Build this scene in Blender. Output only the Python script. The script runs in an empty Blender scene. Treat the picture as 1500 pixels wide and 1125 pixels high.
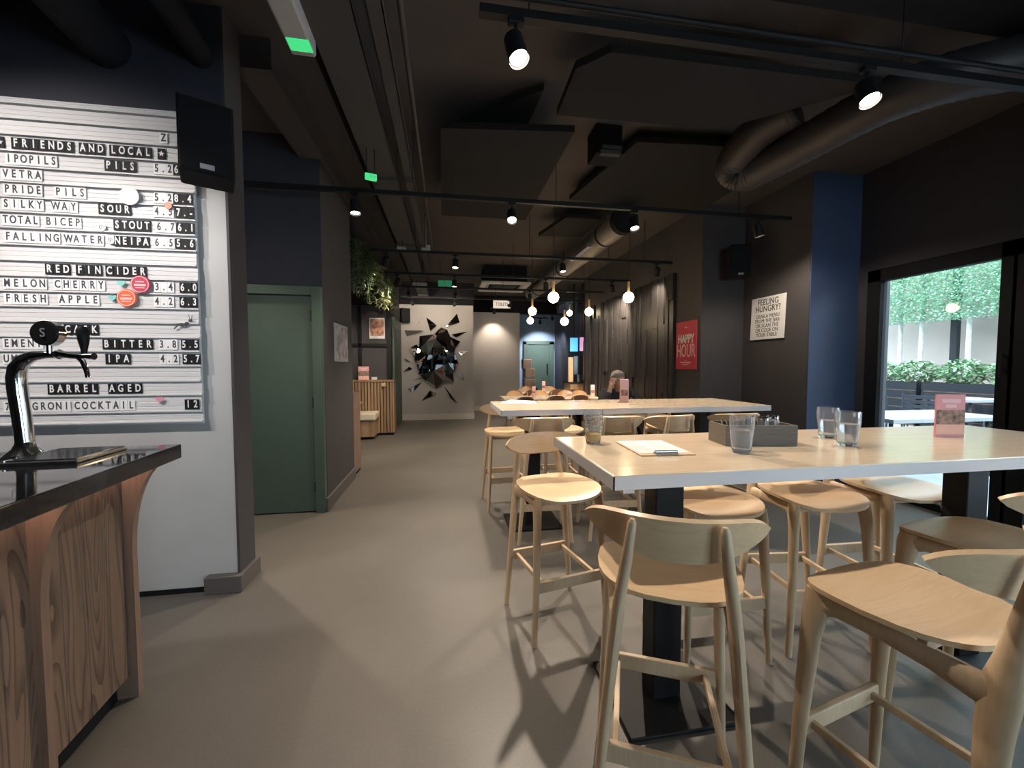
import bpy, bmesh, math, random
from mathutils import Vector, Matrix, Euler
from mathutils.geometry import delaunay_2d_cdt
PI = math.pi
R = math.radians
C = bpy.context.scene.collection
random.seed(7)

# ------------------------------------------------------------------ camera, world, exposure
sc = bpy.context.scene
cd = bpy.data.cameras.new('camera')
cam = bpy.data.objects.new('camera', cd)
C.objects.link(cam)
cam.location = (0, 0, 1.4)
cam.rotation_euler = (R(90 - 2.69), R(0.06), R(-9.17))
cd.sensor_width = 36
cd.lens = 36 * 590 / 1500
cd.clip_start = 0.02
sc.camera = cam
sc.view_settings.view_transform = 'Standard'
sc.view_settings.look = 'None'
sc.view_settings.gamma = 1
sc.view_settings.use_curve_mapping = False
sc.view_settings.exposure = 0.0
sc.cycles.max_bounces = 10
sc.cycles.transparent_max_bounces = 12
sc.cycles.sample_clamp_indirect = 4.0
sc.cycles.use_denoising = True

w = bpy.data.worlds.new('overcast_sky')
sc.world = w
w.use_nodes = True
bg = w.node_tree.nodes['Background']
bg.inputs[0].default_value = (0.74, 0.87, 1.0, 1)
bg.inputs[1].default_value = 13.0

WARM = (1.0, 0.845, 0.68)
SPOT_W = 255.0

def aim(o, d):
    o.rotation_euler = Vector(d).to_track_quat('-Z', 'Y').to_euler()

def spot_light(loc, target, power, angle=85, blend=0.6, color=WARM, size=0.03):
    ld = bpy.data.lights.new('spot_beam', 'SPOT')
    ld.energy = power; ld.spot_size = R(angle); ld.spot_blend = blend
    ld.color = color; ld.shadow_soft_size = size
    o = bpy.data.objects.new('spot_beam', ld)
    C.objects.link(o)
    o.location = loc
    aim(o, Vector(target) - Vector(loc))
    return o

def portal(loc, sx, sy, rot):
    ld = bpy.data.lights.new('window_portal', 'AREA')
    ld.shape = 'RECTANGLE'; ld.size = sx; ld.size_y = sy
    ld.cycles.is_portal = True
    o = bpy.data.objects.new('window_portal', ld)
    C.objects.link(o)
    o.location = loc; o.rotation_euler = rot

# ------------------------------------------------------------------ materials
MATS = {}
def nodes_of(name):
    m = bpy.data.materials.new(name)
    m.use_nodes = True
    nt = m.node_tree
    return m, nt, nt.nodes['Principled BSDF']

def mat(name, col, rough=0.5, metal=0.0, spec=0.5, noise=0.0, nscale=8.0, emit=None, estr=0.0, bump=0.0, bscale=40.0, alpha=None, trans=0.0, coat=0.0, ior=None):
    if name in MATS: return MATS[name]
    m, nt, b = nodes_of(name)
    b.inputs['Base Color'].default_value = (*col, 1)
    b.inputs['Roughness'].default_value = rough
    b.inputs['Metallic'].default_value = metal
    b.inputs['Specular IOR Level'].default_value = spec
    if trans: b.inputs['Transmission Weight'].default_value = trans
    if coat: b.inputs['Coat Weight'].default_value = coat
    if ior: b.inputs['IOR'].default_value = ior
    if emit:
        b.inputs['Emission Color'].default_value = (*emit, 1)
        b.inputs['Emission Strength'].default_value = estr
    tc = nt.nodes.new('ShaderNodeTexCoord')
    if noise:
        n = nt.nodes.new('ShaderNodeTexNoise')
        n.inputs['Scale'].default_value = nscale; n.inputs['Detail'].default_value = 6
        r = nt.nodes.new('ShaderNodeValToRGB')
        r.color_ramp.elements[0].position = 0.3; r.color_ramp.elements[1].position = 0.7
        r.color_ramp.elements[0].color = tuple(c * (1 - noise) for c in col) + (1,)
        r.color_ramp.elements[1].color = tuple(min(1, c * (1 + noise)) for c in col) + (1,)
        nt.links.new(tc.outputs['Object'], n.inputs['Vector'])
        nt.links.new(n.outputs['Fac'], r.inputs['Fac'])
        nt.links.new(r.outputs['Color'], b.inputs['Base Color'])
    if bump:
        n2 = nt.nodes.new('ShaderNodeTexNoise')
        n2.inputs['Scale'].default_value = bscale; n2.inputs['Detail'].default_value = 4
        bp = nt.nodes.new('ShaderNodeBump'); bp.inputs['Strength'].default_value = bump
        bp.inputs['Distance'].default_value = 0.01
        nt.links.new(tc.outputs['Object'], n2.inputs['Vector'])
        nt.links.new(n2.outputs['Fac'], bp.inputs['Height'])
        nt.links.new(bp.outputs['Normal'], b.inputs['Normal'])
    MATS[name] = m
    return m

def wood(name, c1, c2, axis=0, scale=6.0, stretch=14.0, rough=0.45, plank=0.0, plank_axis=1, coat=0.0, dist=2.0, ring=0.0):
    """grain runs along `axis`; optional plank tone variation across plank_axis"""
    if name in MATS: return MATS[name]
    m, nt, b = nodes_of(name)
    L = nt.links.new
    tc = nt.nodes.new('ShaderNodeTexCoord')
    mp = nt.nodes.new('ShaderNodeMapping')
    s = [stretch] * 3; s[axis] = 0.8
    mp.inputs['Scale'].default_value = s
    L(tc.outputs['Object'], mp.inputs['Vector'])
    vec = mp.outputs['Vector']
    n = nt.nodes.new('ShaderNodeTexNoise')
    n.inputs['Scale'].default_value = scale; n.inputs['Detail'].default_value = 8
    n.inputs['Roughness'].default_value = 0.6; n.inputs['Distortion'].default_value = dist
    L(vec, n.inputs['Vector'])
    r = nt.nodes.new('ShaderNodeValToRGB')
    r.color_ramp.elements[0].position = 0.28; r.color_ramp.elements[1].position = 0.72
    r.color_ramp.elements[0].color = (*c1, 1); r.color_ramp.elements[1].color = (*c2, 1)
    L(n.outputs['Fac'], r.inputs['Fac'])
    out = r.outputs['Color']
    if ring:
        mp2 = nt.nodes.new('ShaderNodeMapping')
        s2 = [3.4] * 3; s2[axis] = 0.55
        mp2.inputs['Scale'].default_value = s2
        L(tc.outputs['Object'], mp2.inputs['Vector'])
        n3 = nt.nodes.new('ShaderNodeTexNoise'); n3.inputs['Scale'].default_value = 1.6
        n3.inputs['Detail'].default_value = 1.0; n3.inputs['Distortion'].default_value = 0.6
        L(mp2.outputs['Vector'], n3.inputs['Vector'])
        ml = nt.nodes.new('ShaderNodeMath'); ml.operation = 'MULTIPLY'; ml.inputs[1].default_value = 16
        L(n3.outputs['Fac'], ml.inputs[0])
        fr = nt.nodes.new('ShaderNodeMath'); fr.operation = 'FRACT'
        L(ml.outputs[0], fr.inputs[0])
        cr = nt.nodes.new('ShaderNodeValToRGB')
        cr.color_ramp.elements[0].position = 0.0; cr.color_ramp.elements[0].color = (1 - ring, 1 - ring, 1 - ring, 1)
        cr.color_ramp.elements[1].position = 0.45; cr.color_ramp.elements[1].color = (1, 1, 1, 1)
        L(fr.outputs[0], cr.inputs['Fac'])
        mx = nt.nodes.new('ShaderNodeMix'); mx.data_type = 'RGBA'; mx.blend_type = 'MULTIPLY'
        mx.inputs['Factor'].default_value = 1
        L(out, mx.inputs['A']); L(cr.outputs['Color'], mx.inputs['B'])
        out = mx.outputs['Result']
    if plank:
        sp = nt.nodes.new('ShaderNodeSeparateXYZ')
        L(tc.outputs['Object'], sp.inputs[0])
        dv = nt.nodes.new('ShaderNodeMath'); dv.operation = 'DIVIDE'; dv.inputs[1].default_value = plank
        L(sp.outputs[plank_axis], dv.inputs[0])
        fl = nt.nodes.new('ShaderNodeMath'); fl.operation = 'FLOOR'
        L(dv.outputs[0], fl.inputs[0])
        wn = nt.nodes.new('ShaderNodeTexWhiteNoise'); wn.noise_dimensions = '1D'
        L(fl.outputs[0], wn.inputs['W'])
        mr = nt.nodes.new('ShaderNodeMapRange')
        mr.inputs['To Min'].default_value = 0.72; mr.inputs['To Max'].default_value = 1.15
        L(wn.outputs['Value'], mr.inputs['Value'])
        mx = nt.nodes.new('ShaderNodeMix'); mx.data_type = 'RGBA'; mx.blend_type = 'MULTIPLY'
        mx.inputs['Factor'].default_value = 1
        L(out, mx.inputs['A']); L(mr.outputs['Result'], mx.inputs['B'])
        out = mx.outputs['Result']
    L(out, b.inputs['Base Color'])
    b.inputs['Roughness'].default_value = rough
    if coat:
        b.inputs['Coat Weight'].default_value = coat; b.inputs['Coat Roughness'].default_value = 0.12
    MATS[name] = m
    return m

def pane_mat(name, tint=(1, 1, 1), refl=1.0):
    if name in MATS: return MATS[name]
    m, nt, b = nodes_of(name)
    nt.nodes.remove(b)
    out = nt.nodes['Material Output']
    t = nt.nodes.new('ShaderNodeBsdfTransparent'); t.inputs[0].default_value = (*tint, 1)
    g = nt.nodes.new('ShaderNodeBsdfGlossy'); g.inputs['Roughness'].default_value = 0.02
    f = nt.nodes.new('ShaderNodeFresnel'); f.inputs[0].default_value = 1.45
    mx = nt.nodes.new('ShaderNodeMixShader')
    nt.links.new(f.outputs[0], mx.inputs[0]); nt.links.new(t.outputs[0], mx.inputs[1])
    nt.links.new(g.outputs[0], mx.inputs[2]); nt.links.new(mx.outputs[0], out.inputs[0])
    MATS[name] = m
    return m

def floor_mat():
    m, nt, b = nodes_of('resin_floor')
    L = nt.links.new
    tc = nt.nodes.new('ShaderNodeTexCoord')
    n = nt.nodes.new('ShaderNodeTexNoise'); n.inputs['Scale'].default_value = 1.3; n.inputs['Detail'].default_value = 8
    n2 = nt.nodes.new('ShaderNodeTexNoise'); n2.inputs['Scale'].default_value = 90; n2.inputs['Detail'].default_value = 3
    L(tc.outputs['Object'], n.inputs['Vector']); L(tc.outputs['Object'], n2.inputs['Vector'])
    r = nt.nodes.new('ShaderNodeValToRGB')
    r.color_ramp.elements[0].position = 0.3; r.color_ramp.elements[1].position = 0.7
    r.color_ramp.elements[0].color = (0.105, 0.095, 0.083, 1); r.color_ramp.elements[1].color = (0.136, 0.124, 0.109, 1)
    L(n.outputs['Fac'], r.inputs['Fac'])
    r2 = nt.nodes.new('ShaderNodeValToRGB')
    r2.color_ramp.elements[0].position = 0.3; r2.color_ramp.elements[1].position = 0.7
    r2.color_ramp.elements[0].color = (0.86, 0.86, 0.86, 1); r2.color_ramp.elements[1].color = (1, 1, 1, 1)
    L(n2.outputs['Fac'], r2.inputs['Fac'])
    mx = nt.nodes.new('ShaderNodeMix'); mx.data_type = 'RGBA'; mx.blend_type = 'MULTIPLY'; mx.inputs['Factor'].default_value = 1
    L(r.outputs['Color'], mx.inputs['A']); L(r2.outputs['Color'], mx.inputs['B'])
    L(mx.outputs['Result'], b.inputs['Base Color'])
    b.inputs['Roughness'].default_value = 0.42
    b.inputs['Specular IOR Level'].default_value = 0.4
    MATS['resin_floor'] = m
    return m

M = dict(
    floor=floor_mat(),
    ceiling=mat('ceiling_paint', (0.066, 0.057, 0.054), 0.9, noise=0.08, nscale=3),
    black=mat('black_metal', (0.011, 0.011, 0.012), 0.5, spec=0.22),
    frame_black=mat('frame_black', (0.009, 0.009, 0.010), 0.65, spec=0.12),
    matte_black=mat('matte_black', (0.011, 0.011, 0.013), 0.9, spec=0.15, noise=0.1, nscale=5),
    raft=mat('acoustic_felt', (0.0075, 0.006, 0.0055), 1.0, noise=0.15, nscale=60),
    wall_dark=mat('charcoal_paint', (0.055, 0.050, 0.052), 0.7, noise=0.06, nscale=3),
    wall_navy=mat('blue_black_paint', (0.030, 0.032, 0.046), 0.65, noise=0.06, nscale=3),
    wall_slate_daylit=mat('daylit_slate_paint', (0.050, 0.078, 0.155), 0.6, noise=0.05, nscale=3),  # blue of the incoming daylight mixed into the dark paint colour
    wall_white=mat('pale_wall_paint', (0.50, 0.50, 0.50), 0.7, noise=0.04, nscale=4),
    wall_grey=mat('warm_grey_paint', (0.33, 0.305, 0.285), 0.75, noise=0.04, nscale=2),
    wall_blue=mat('dusty_blue_paint', (0.24, 0.32, 0.43), 0.7, noise=0.04, nscale=3),
    skirting=mat('skirting_paint', (0.105, 0.092, 0.088), 0.55),
    skirting_pale=mat('pale_skirting_paint', (0.42, 0.39, 0.36), 0.5),
    green=mat('bottle_green_paint', (0.062, 0.098, 0.078), 0.5, noise=0.04, nscale=4),
    board=mat('board_white', (0.66, 0.65, 0.66), 0.45),
    tile_white=mat('tile_white', (0.84, 0.83, 0.84), 0.5, spec=0.3),
    tile_black=mat('tile_black', (0.014, 0.014, 0.016), 0.6, spec=0.2),
    chrome=mat('polished_chrome', (0.86, 0.87, 0.90), 0.10, metal=1.0),
    steel=mat('brushed_steel', (0.42, 0.42, 0.43), 0.28, metal=1.0, noise=0.1, nscale=30),
    duct=mat('galvanised_duct', (0.26, 0.235, 0.215), 0.5, metal=0.6, noise=0.15, nscale=14),
    tray=mat('tray_metal', (0.055, 0.052, 0.053), 0.7, spec=0.3),
    marble=mat('black_stone', (0.022, 0.023, 0.027), 0.06, noise=0.75, nscale=7),
    oak=wood('pale_oak', (0.56, 0.395, 0.235), (0.67, 0.485, 0.305), axis=0, scale=3.5, stretch=10, rough=0.33),
    oak_leg=wood('oak_leg', (0.47, 0.34, 0.215), (0.57, 0.42, 0.275), axis=2, scale=3.5, stretch=10, rough=0.45),
    ash=wood('table_ash', (0.62, 0.49, 0.345), (0.71, 0.58, 0.43), axis=0, scale=2.6, stretch=8, rough=0.22, coat=0.55),
    ash_edge=mat('table_edging', (0.66, 0.64, 0.65), 0.4),
    bar_wood=wood('bar_plank', (0.165, 0.105, 0.075), (0.255, 0.17, 0.12), axis=2, scale=3, stretch=9, rough=0.5, plank=0.105, plank_axis=1, ring=0.6),
    bar_bracket=wood('bar_bracket', (0.165, 0.105, 0.075), (0.235, 0.155, 0.11), axis=2, scale=3, stretch=9, rough=0.5),
    booth_wood=wood('booth_slat', (0.26, 0.165, 0.09), (0.42, 0.28, 0.16), axis=2, scale=3, stretch=9, rough=0.5, plank=0.06, plank_axis=0),
    cladding=wood('charred_timber', (0.013, 0.0115, 0.011), (0.034, 0.030, 0.029), axis=2, scale=4, stretch=12, rough=0.34),
    cushion=mat('cream_cushion', (0.62, 0.55, 0.44), 0.8),
    chair_wood_unlit=wood('honey_chair_unlit', (0.10, 0.05, 0.028), (0.16, 0.08, 0.045), axis=0, rough=0.4),  # same chair wood, darkened for the unlit backs
    chair_wood=wood('honey_chair', (0.46, 0.27, 0.13), (0.56, 0.34, 0.18), axis=0, rough=0.45),
    crate=wood('caddy_wood', (0.075, 0.06, 0.05), (0.14, 0.115, 0.095), axis=0, rough=0.6),
    paper=mat('white_paper', (0.74, 0.73, 0.72), 0.7),
    ink=mat('dark_ink', (0.06, 0.06, 0.07), 0.7),
    grey_ink=mat('grey_ink', (0.35, 0.34, 0.36), 0.7),
    red=mat('poster_red', (0.62, 0.05, 0.085), 0.6),
    pink=mat('menu_pink', (0.78, 0.33, 0.35), 0.45),
    pale_pink=mat('pale_pink', (0.85, 0.52, 0.52), 0.5),
    lilac=mat('menu_lilac', (0.70, 0.50, 0.62), 0.5),
    peach=mat('menu_peach', (0.85, 0.47, 0.36), 0.5),
    food=mat('food_print', (0.26, 0.15, 0.11), 0.5, noise=0.9, nscale=45),
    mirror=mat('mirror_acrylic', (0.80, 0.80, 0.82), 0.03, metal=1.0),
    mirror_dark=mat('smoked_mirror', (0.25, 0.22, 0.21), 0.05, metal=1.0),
    bulb=mat('bulb_glow', (1, 0.85, 0.6), 0.3, emit=(1.0, 0.78, 0.46), estr=22.0),
    lens=mat('spot_lens', (1, 0.95, 0.9), 0.3, emit=(1.0, 0.86, 0.70), estr=16.0),
    lens_near=mat('spot_lens_near', (1, 0.95, 0.9), 0.3, emit=(1.0, 0.88, 0.74), estr=60.0),
    led=mat('led_strip', (1, 0.8, 0.6), 0.3, emit=(1.0, 0.60, 0.42), estr=16.0),
    green_led=mat('green_led', (0.1, 0.8, 0.3), 0.4, emit=(0.06, 0.8, 0.25), estr=0.75),
    exit_green=mat('exit_green', (0.02, 0.25, 0.12), 0.4, emit=(0.05, 0.5, 0.22), estr=0.25),
    fitting=mat('white_fitting', (0.45, 0.43, 0.42), 0.5),
    brass=mat('brass_stem', (0.62, 0.40, 0.22), 0.4),
    tv_blue=mat('tv_blue', (0.05, 0.3, 0.8), 0.3, emit=(0.10, 0.55, 1.0), estr=0.9),
    tv_pink=mat('tv_pink', (0.7, 0.3, 0.6), 0.3, emit=(0.85, 0.38, 0.75), estr=0.75),
    screen=mat('dark_screen', (0.01, 0.01, 0.012), 0.12),
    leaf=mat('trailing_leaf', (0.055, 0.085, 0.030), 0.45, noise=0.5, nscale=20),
    leaf_lit=mat('lit_trailing_leaf', (0.35, 0.36, 0.17), 0.45, noise=0.3, nscale=20),  # leaf colour paled for fronds in bright light
    tree_leaf=mat('tree_leaf', (0.30, 0.50, 0.34), 0.5, noise=0.45, nscale=9),
    shrub_leaf=mat('shrub_leaf', (0.15, 0.27, 0.13), 0.5, noise=0.5, nscale=12),
    bark=mat('birch_bark', (0.45, 0.45, 0.42), 0.8, noise=0.3, nscale=12),
    paving=mat('patio_paving', (0.30, 0.32, 0.36), 0.6, noise=0.12, nscale=3),
    render_wall=mat('garden_render', (0.36, 0.30, 0.27), 0.9, noise=0.08, nscale=1.2),
    planter=mat('planter_slat', (0.014, 0.015, 0.018), 0.8, spec=0.15),
    patio_metal=mat('patio_metal', (0.022, 0.024, 0.028), 0.6, spec=0.2),
    patio_slat=mat('patio_slat', (0.026, 0.028, 0.034), 0.7, spec=0.2),
    patio_top=mat('patio_top', (0.22, 0.23, 0.23), 0.7),
    skin=mat('skin', (0.50, 0.29, 0.21), 0.55, noise=0.06, nscale=30),
    hair=mat('grey_hair', (0.21, 0.185, 0.16), 0.7, noise=0.35, nscale=70),
    jacket=mat('navy_jacket', (0.020, 0.021, 0.030), 0.85, noise=0.2, nscale=40),
    trousers=mat('dark_trousers', (0.025, 0.025, 0.03), 0.9),
    glass=mat('drinking_glass', (0.97, 0.98, 1.0), 0.04, trans=0.93, ior=1.3),
    beer=mat('lager', (0.95, 0.66, 0.17), 0.05, trans=0.45, ior=1.2),
    water=mat('water', (0.97, 0.98, 1.0), 0.04, trans=0.84, ior=1.2),
    foam=mat('lager_foam', (0.88, 0.85, 0.80), 0.6, trans=0.2),
    pane=pane_mat('window_glass', (0.93, 0.98, 0.98)),
    badge_red=mat('badge_red', (0.55, 0.05, 0.11), 0.35),
    badge_orange=mat('badge_orange', (0.80, 0.16, 0.06), 0.35),
    badge_white=mat('badge_white', (0.55, 0.44, 0.43), 0.35),
    teal=mat('sticker_teal', (0.25, 0.62, 0.58), 0.4),
    rose=mat('sticker_rose', (0.80, 0.32, 0.42), 0.4),
    blue_sign=mat('blue_sign', (0.05, 0.25, 0.65), 0.4),
    card=mat('cardboard', (0.34, 0.20, 0.12), 0.8, noise=0.3, nscale=5),
    photo_print=mat('photo_print', (0.42, 0.36, 0.36), 0.4, noise=0.75, nscale=9),
    poster_print=mat('poster_print', (0.45, 0.22, 0.15), 0.5, noise=0.85, nscale=13),
    plastic_white=mat('white_plastic', (0.7, 0.7, 0.7), 0.4),
)

# ------------------------------------------------------------------ mesh helpers
class MB:
    def __init__(s): s.v = []; s.f = []; s.smooth = []
    def add(s, vs, fs, smooth=False):
        o = len(s.v)
        s.v += [tuple(v) for v in vs]
        s.f += [tuple(i + o for i in f) for f in fs]
        s.smooth += [smooth] * len(fs)
        return s
    def box(s, x0, x1, y0, y1, z0, z1):
        vs = [(x, y, z) for z in (z0, z1) for y in (y0, y1) for x in (x0, x1)]
        return s.add(vs, [(0, 2, 3, 1), (4, 5, 7, 6), (0, 1, 5, 4), (2, 6, 7, 3), (0, 4, 6, 2), (1, 3, 7, 5)])
    def bbox(s, x0, x1, y0, y1, z0, z1, b=0.004, seg=2):
        bm = bmesh.new()
        vs = [bm.verts.new((x, y, z)) for z in (z0, z1) for y in (y0, y1) for x in (x0, x1)]
        for f in [(0, 2, 3, 1), (4, 5, 7, 6), (0, 1, 5, 4), (2, 6, 7, 3), (0, 4, 6, 2), (1, 3, 7, 5)]:
            bm.faces.new([vs[i] for i in f])
        bmesh.ops.bevel(bm, geom=bm.edges[:], offset=b, segments=seg, affect='EDGES', profile=0.5)
        return s.frombm(bm)
    def frombm(s, bm, smooth=False):
        bm.verts.index_update()
        s.add([v.co[:] for v in bm.verts], [[v.index for v in f.verts] for f in bm.faces], smooth)
        bm.free()
        return s
    def prism(s, pts, a0, a1, axis=2):
        """polygon (2-D points) extruded along axis from a0 to a1"""
        n = len(pts)
        def P(p, a):
            if axis == 2: return (p[0], p[1], a)
            if axis == 1: return (p[0], a, p[1])
            return (a, p[0], p[1])
        vs = [P(p, a0) for p in pts] + [P(p, a1) for p in pts]
        fs = [tuple(range(n))[::-1], tuple(range(n, 2 * n))]
        fs += [(i, (i + 1) % n, n + (i + 1) % n, n + i) for i in range(n)]
        return s.add(vs, fs)
    def tube(s, pts, radii, n=12, cap=True, ell=None, up=None, smooth=True):
        pts = [Vector(p) for p in pts]
        if not isinstance(radii, (list, tuple)): radii = [radii] * len(pts)
        k = len(pts)
        T = []
        for i in range(k):
            a = pts[max(0, i - 1)]; b = pts[min(k - 1, i + 1)]
            T.append((b - a).normalized())
        u = Vector(up) if up else (Vector((0, 0, 1)) if abs(T[0].z) < 0.9 else Vector((1, 0, 0)))
        u = (u - T[0] * u.dot(T[0])).normalized()
        vs = []
        for i in range(k):
            u = (u - T[i] * u.dot(T[i])).normalized()
            v = T[i].cross(u)
            r = radii[i]
            ru, rv = (r if isinstance(r, tuple) else (r, r))
            for j in range(n):
                a = 2 * PI * j / n
                vs.append(pts[i] + u * (ru * math.cos(a)) + v * (rv * math.sin(a)))
        fs = []
        for i in range(k - 1):
            for j in range(n):
                fs.append((i * n + j, i * n + (j + 1) % n, (i + 1) * n + (j + 1) % n, (i + 1) * n + j))
        s.add(vs, fs, smooth)
        if cap:
            o = len(s.v) - len(vs)
            s.f += [tuple(o + j for j in range(n))[::-1], tuple(o + (k - 1) * n + j for j in range(n))]
            s.smooth += [False, False]
        return s
    def lathe(s, prof, n=24, cx=0, cy=0, smooth=True, closed=False):
        """profile of (r,z) revolved about z"""
        vs = []; fs = []
        k = len(prof)
        for r, z in prof:
            for j in range(n):
                a = 2 * PI * j / n
                vs.append((cx + r * math.cos(a), cy + r * math.sin(a), z))
        rng = k if closed else k - 1
        for i in range(rng):
            i2 = (i + 1) % k
            for j in range(n):
                fs.append((i * n + j, i * n + (j + 1) % n, i2 * n + (j + 1) % n, i2 * n + j))
        s.add(vs, fs, smooth)
        o = len(s.v) - len(vs)
        if not closed:
            s.f += [tuple(o + j for j in range(n))[::-1], tuple(o + (k - 1) * n + j for j in range(n))]
            s.smooth += [False, False]
        return s
    def sphere(s, c, r, n=16, m=10, sz=None):
        sz = sz or (1, 1, 1)
        prof = [(r * math.sin(PI * i / m), -r * math.cos(PI * i / m)) for i in range(m + 1)]
        prof[0] = (1e-4, -r); prof[-1] = (1e-4, r)
        o = len(s.v)
        s.lathe(prof, n)
        for i in range(o, len(s.v)):
            x, y, z = s.v[i]
            s.v[i] = (c[0] + x * sz[0], c[1] + y * sz[1], c[2] + z * sz[2])
        return s
    def shell(s, P, nu, nv, th, wrap=False):
        """thick sheet from point function P(i,j)->(point, normal)"""
        top = []; bot = []
        for i in range(nu):
            for j in range(nv):
                p, nn = P(i, j)
                p = Vector(p); nn = Vector(nn).normalized()
                top.append(p + nn * th / 2); bot.append(p - nn * th / 2)
        N = nu * nv
        fs = []
        for i in range(nu - 1):
            for j in range(nv - 1):
                a, b, c, d = i * nv + j, i * nv + j + 1, (i + 1) * nv + j + 1, (i + 1) * nv + j
                fs.append((a, b, c, d)); fs.append((N + d, N + c, N + b, N + a))
        for i in range(nu - 1):
            a, b = i * nv, (i + 1) * nv
            fs.append((a, b, N + b, N + a))
            a, b = i * nv + nv - 1, (i + 1) * nv + nv - 1
            fs.append((b, a, N + a, N + b))
        for j in range(nv - 1):
            a, b = j, j + 1
            fs.append((b, a, N + a, N + b))
            a, b = (nu - 1) * nv + j, (nu - 1) * nv + j + 1
            fs.append((a, b, N + b, N + a))
        return s.add(top + bot, fs, True)
    def mesh(s, name, m):
        me = bpy.data.meshes.new(name)
        me.from_pydata(s.v, [], s.f)
        me.polygons.foreach_set('use_smooth', s.smooth)
        me.update()
        bm = bmesh.new(); bm.from_mesh(me)
        bmesh.ops.recalc_face_normals(bm, faces=bm.faces[:])
        for e in bm.edges:
            if len(e.link_faces) == 2 and e.calc_face_angle(0) > R(38): e.smooth = False
        bm.to_mesh(me); bm.free()
        me.materials.append(m)
        return me

def obj(name, mb, m, parent=None, loc=None, rz=None):
    me = mb if isinstance(mb, bpy.types.Mesh) else mb.mesh(name, m)
    o = bpy.data.objects.new(name, me)
    C.objects.link(o)
    if parent: o.parent = parent
    if loc: o.location = loc
    if rz is not None: o.rotation_euler.z = rz
    return o

def tag(o, label, cat, group=None, kind=None):
    o['label'] = label; o['category'] = cat
    if group: o['group'] = group
    if kind: o['kind'] = kind
    return o

def thing(name, label, cat, loc=(0, 0, 0), rz=0.0, group=None):
    o = bpy.data.objects.new(name, None)
    C.objects.link(o)
    o.empty_display_size = 0.1
    o.location = loc; o.rotation_euler.z = rz
    return tag(o, label, cat, group)

def struct(name, mb, m, parent=None, label=None):
    o = obj(name, mb, m, parent)
    o['kind'] = 'structure'
    if not parent:
        o['label'] = label or name.replace('_', ' ')
        o['category'] = name.split('_')[0]
    return o

def dup(root, loc, rz, label, group=None):
    r = root.copy(); C.objects.link(r)
    r.location = loc; r.rotation_euler.z = rz; r['label'] = label
    if group: r['group'] = group
    for ch in list(root.children):
        c = ch.copy(); C.objects.link(c); c.parent = r
        for g in list(ch.children):
            d = g.copy(); C.objects.link(d); d.parent = c
    return r

_TXT = {}
def text_mesh(s, m, size=1.0, sx=1.0, ext=0.001, align='CENTER', spacing=1.0, line=1.0, bold=0.0):
    key = (s, m.name, size, sx, ext, align, spacing, line, bold)
    if key in _TXT: return _TXT[key]
    cu = bpy.data.curves.new('txt', 'FONT')
    cu.body = s; cu.size = size; cu.extrude = ext
    cu.align_x = align; cu.align_y = 'CENTER'
    cu.space_character = spacing; cu.space_line = line
    cu.resolution_u = 3
    cu.offset = bold
    o = bpy.data.objects.new('txt', cu)
    C.objects.link(o)
    bpy.context.view_layer.update()
    dg = bpy.context.evaluated_depsgraph_get()
    me = bpy.data.meshes.new_from_object(o.evaluated_get(dg))
    bpy.data.objects.remove(o); bpy.data.curves.remove(cu)
    # stand the text up: x right, z up, facing -y
    me.transform(Matrix.Rotation(R(90), 4, 'X') @ Matrix.Diagonal((sx, 1, 1, 1)))
    me.materials.clear(); me.materials.append(m)
    _TXT[key] = me
    return me

# ------------------------------------------------------------------ the shell of the room
CEIL = 3.5
XW = 4.58          # window wall
struct('floor', MB().box(-4.2, 5.2, -3.2, 16, -0.1, 0), M['floor'])
struct('ceiling', MB().box(-4.2, 5.2, -3.2, 16, CEIL + 0.002, CEIL + 0.1), M['ceiling'])

# left: wall behind the bar (faces the camera), with its end
mb = MB().box(-4.2, -1.30, 2.71, 2.90, 0, 2.55)
struct('wall_bar', mb, M['wall_white'])
struct('baseboard_bar_shadow_gap', MB().box(-4.0, -1.47, 2.702, 2.712, 0, 0.03), M['matte_black'])  # black strip drawn in for the shadow gap under the wall
struct('wall_bar_upper', MB().box(-4.2, -1.30, 2.70, 2.90, 2.55, CEIL), M['wall_navy'])
struct('wall_bar_end', MB().box(-1.30, -1.285, 2.70, 2.90, 0, CEIL), M['wall_dark'])
struct('baseboard_bar', MB().bbox(-1.47, -1.262, 2.655, 2.92, 0, 0.105, 0.004), M['skirting'])
struct('wall_left_lobby', MB().box(-3.0, -2.60, 2.9, 4.25, 0, CEIL), M['wall_dark'])
# wall holding the green door
mb = MB().box(-2.60, -1.15, 4.05, 4.08, 2.13, CEIL).box(-2.60, -2.18, 4.05, 4.25, 0, 2.13)
struct('wall_door', mb, M['wall_navy'])
# pier to the right of the door
struct('wall_pier', MB().box(-2.2, -1.15, 4.08, 5.22, 0, CEIL), M['wall_dark'])
struct('baseboard_pier', MB().bbox(-1.152, -1.13, 4.02, 5.22, 0, 0.13, 0.004), M['skirting'])
# booth recess
struct('wall_booth', MB().box(-3.2, -1.17, 8.62, 8.8, 0, CEIL), M['wall_dark'])
struct('wall_booth_side', MB().box(-3.2, -2.35, 5.22, 8.62, 0, CEIL), M['wall_dark'])
struct('trim_1', MB().box(-2.3, -1.12, 8.56, 8.62, 1.78, 1.84).box(-1.76, -1.71, 8.56, 8.62, 1.1, 2.6).box(-1.21, -1.12, 8.54, 8.64, 1.1, 2.62), M['black'], label='black frame bars over the booth back')
struct('trim_2', MB().box(-2.35, -1.14, 5.22, 8.62, 2.62, 2.70), M['matte_black'], label='dark shelf soffit over the booth seats')
struct('wall_left_far', MB().box(-1.6, -1.17, 8.8, 10.5, 0, CEIL), M['wall_dark'])
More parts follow.
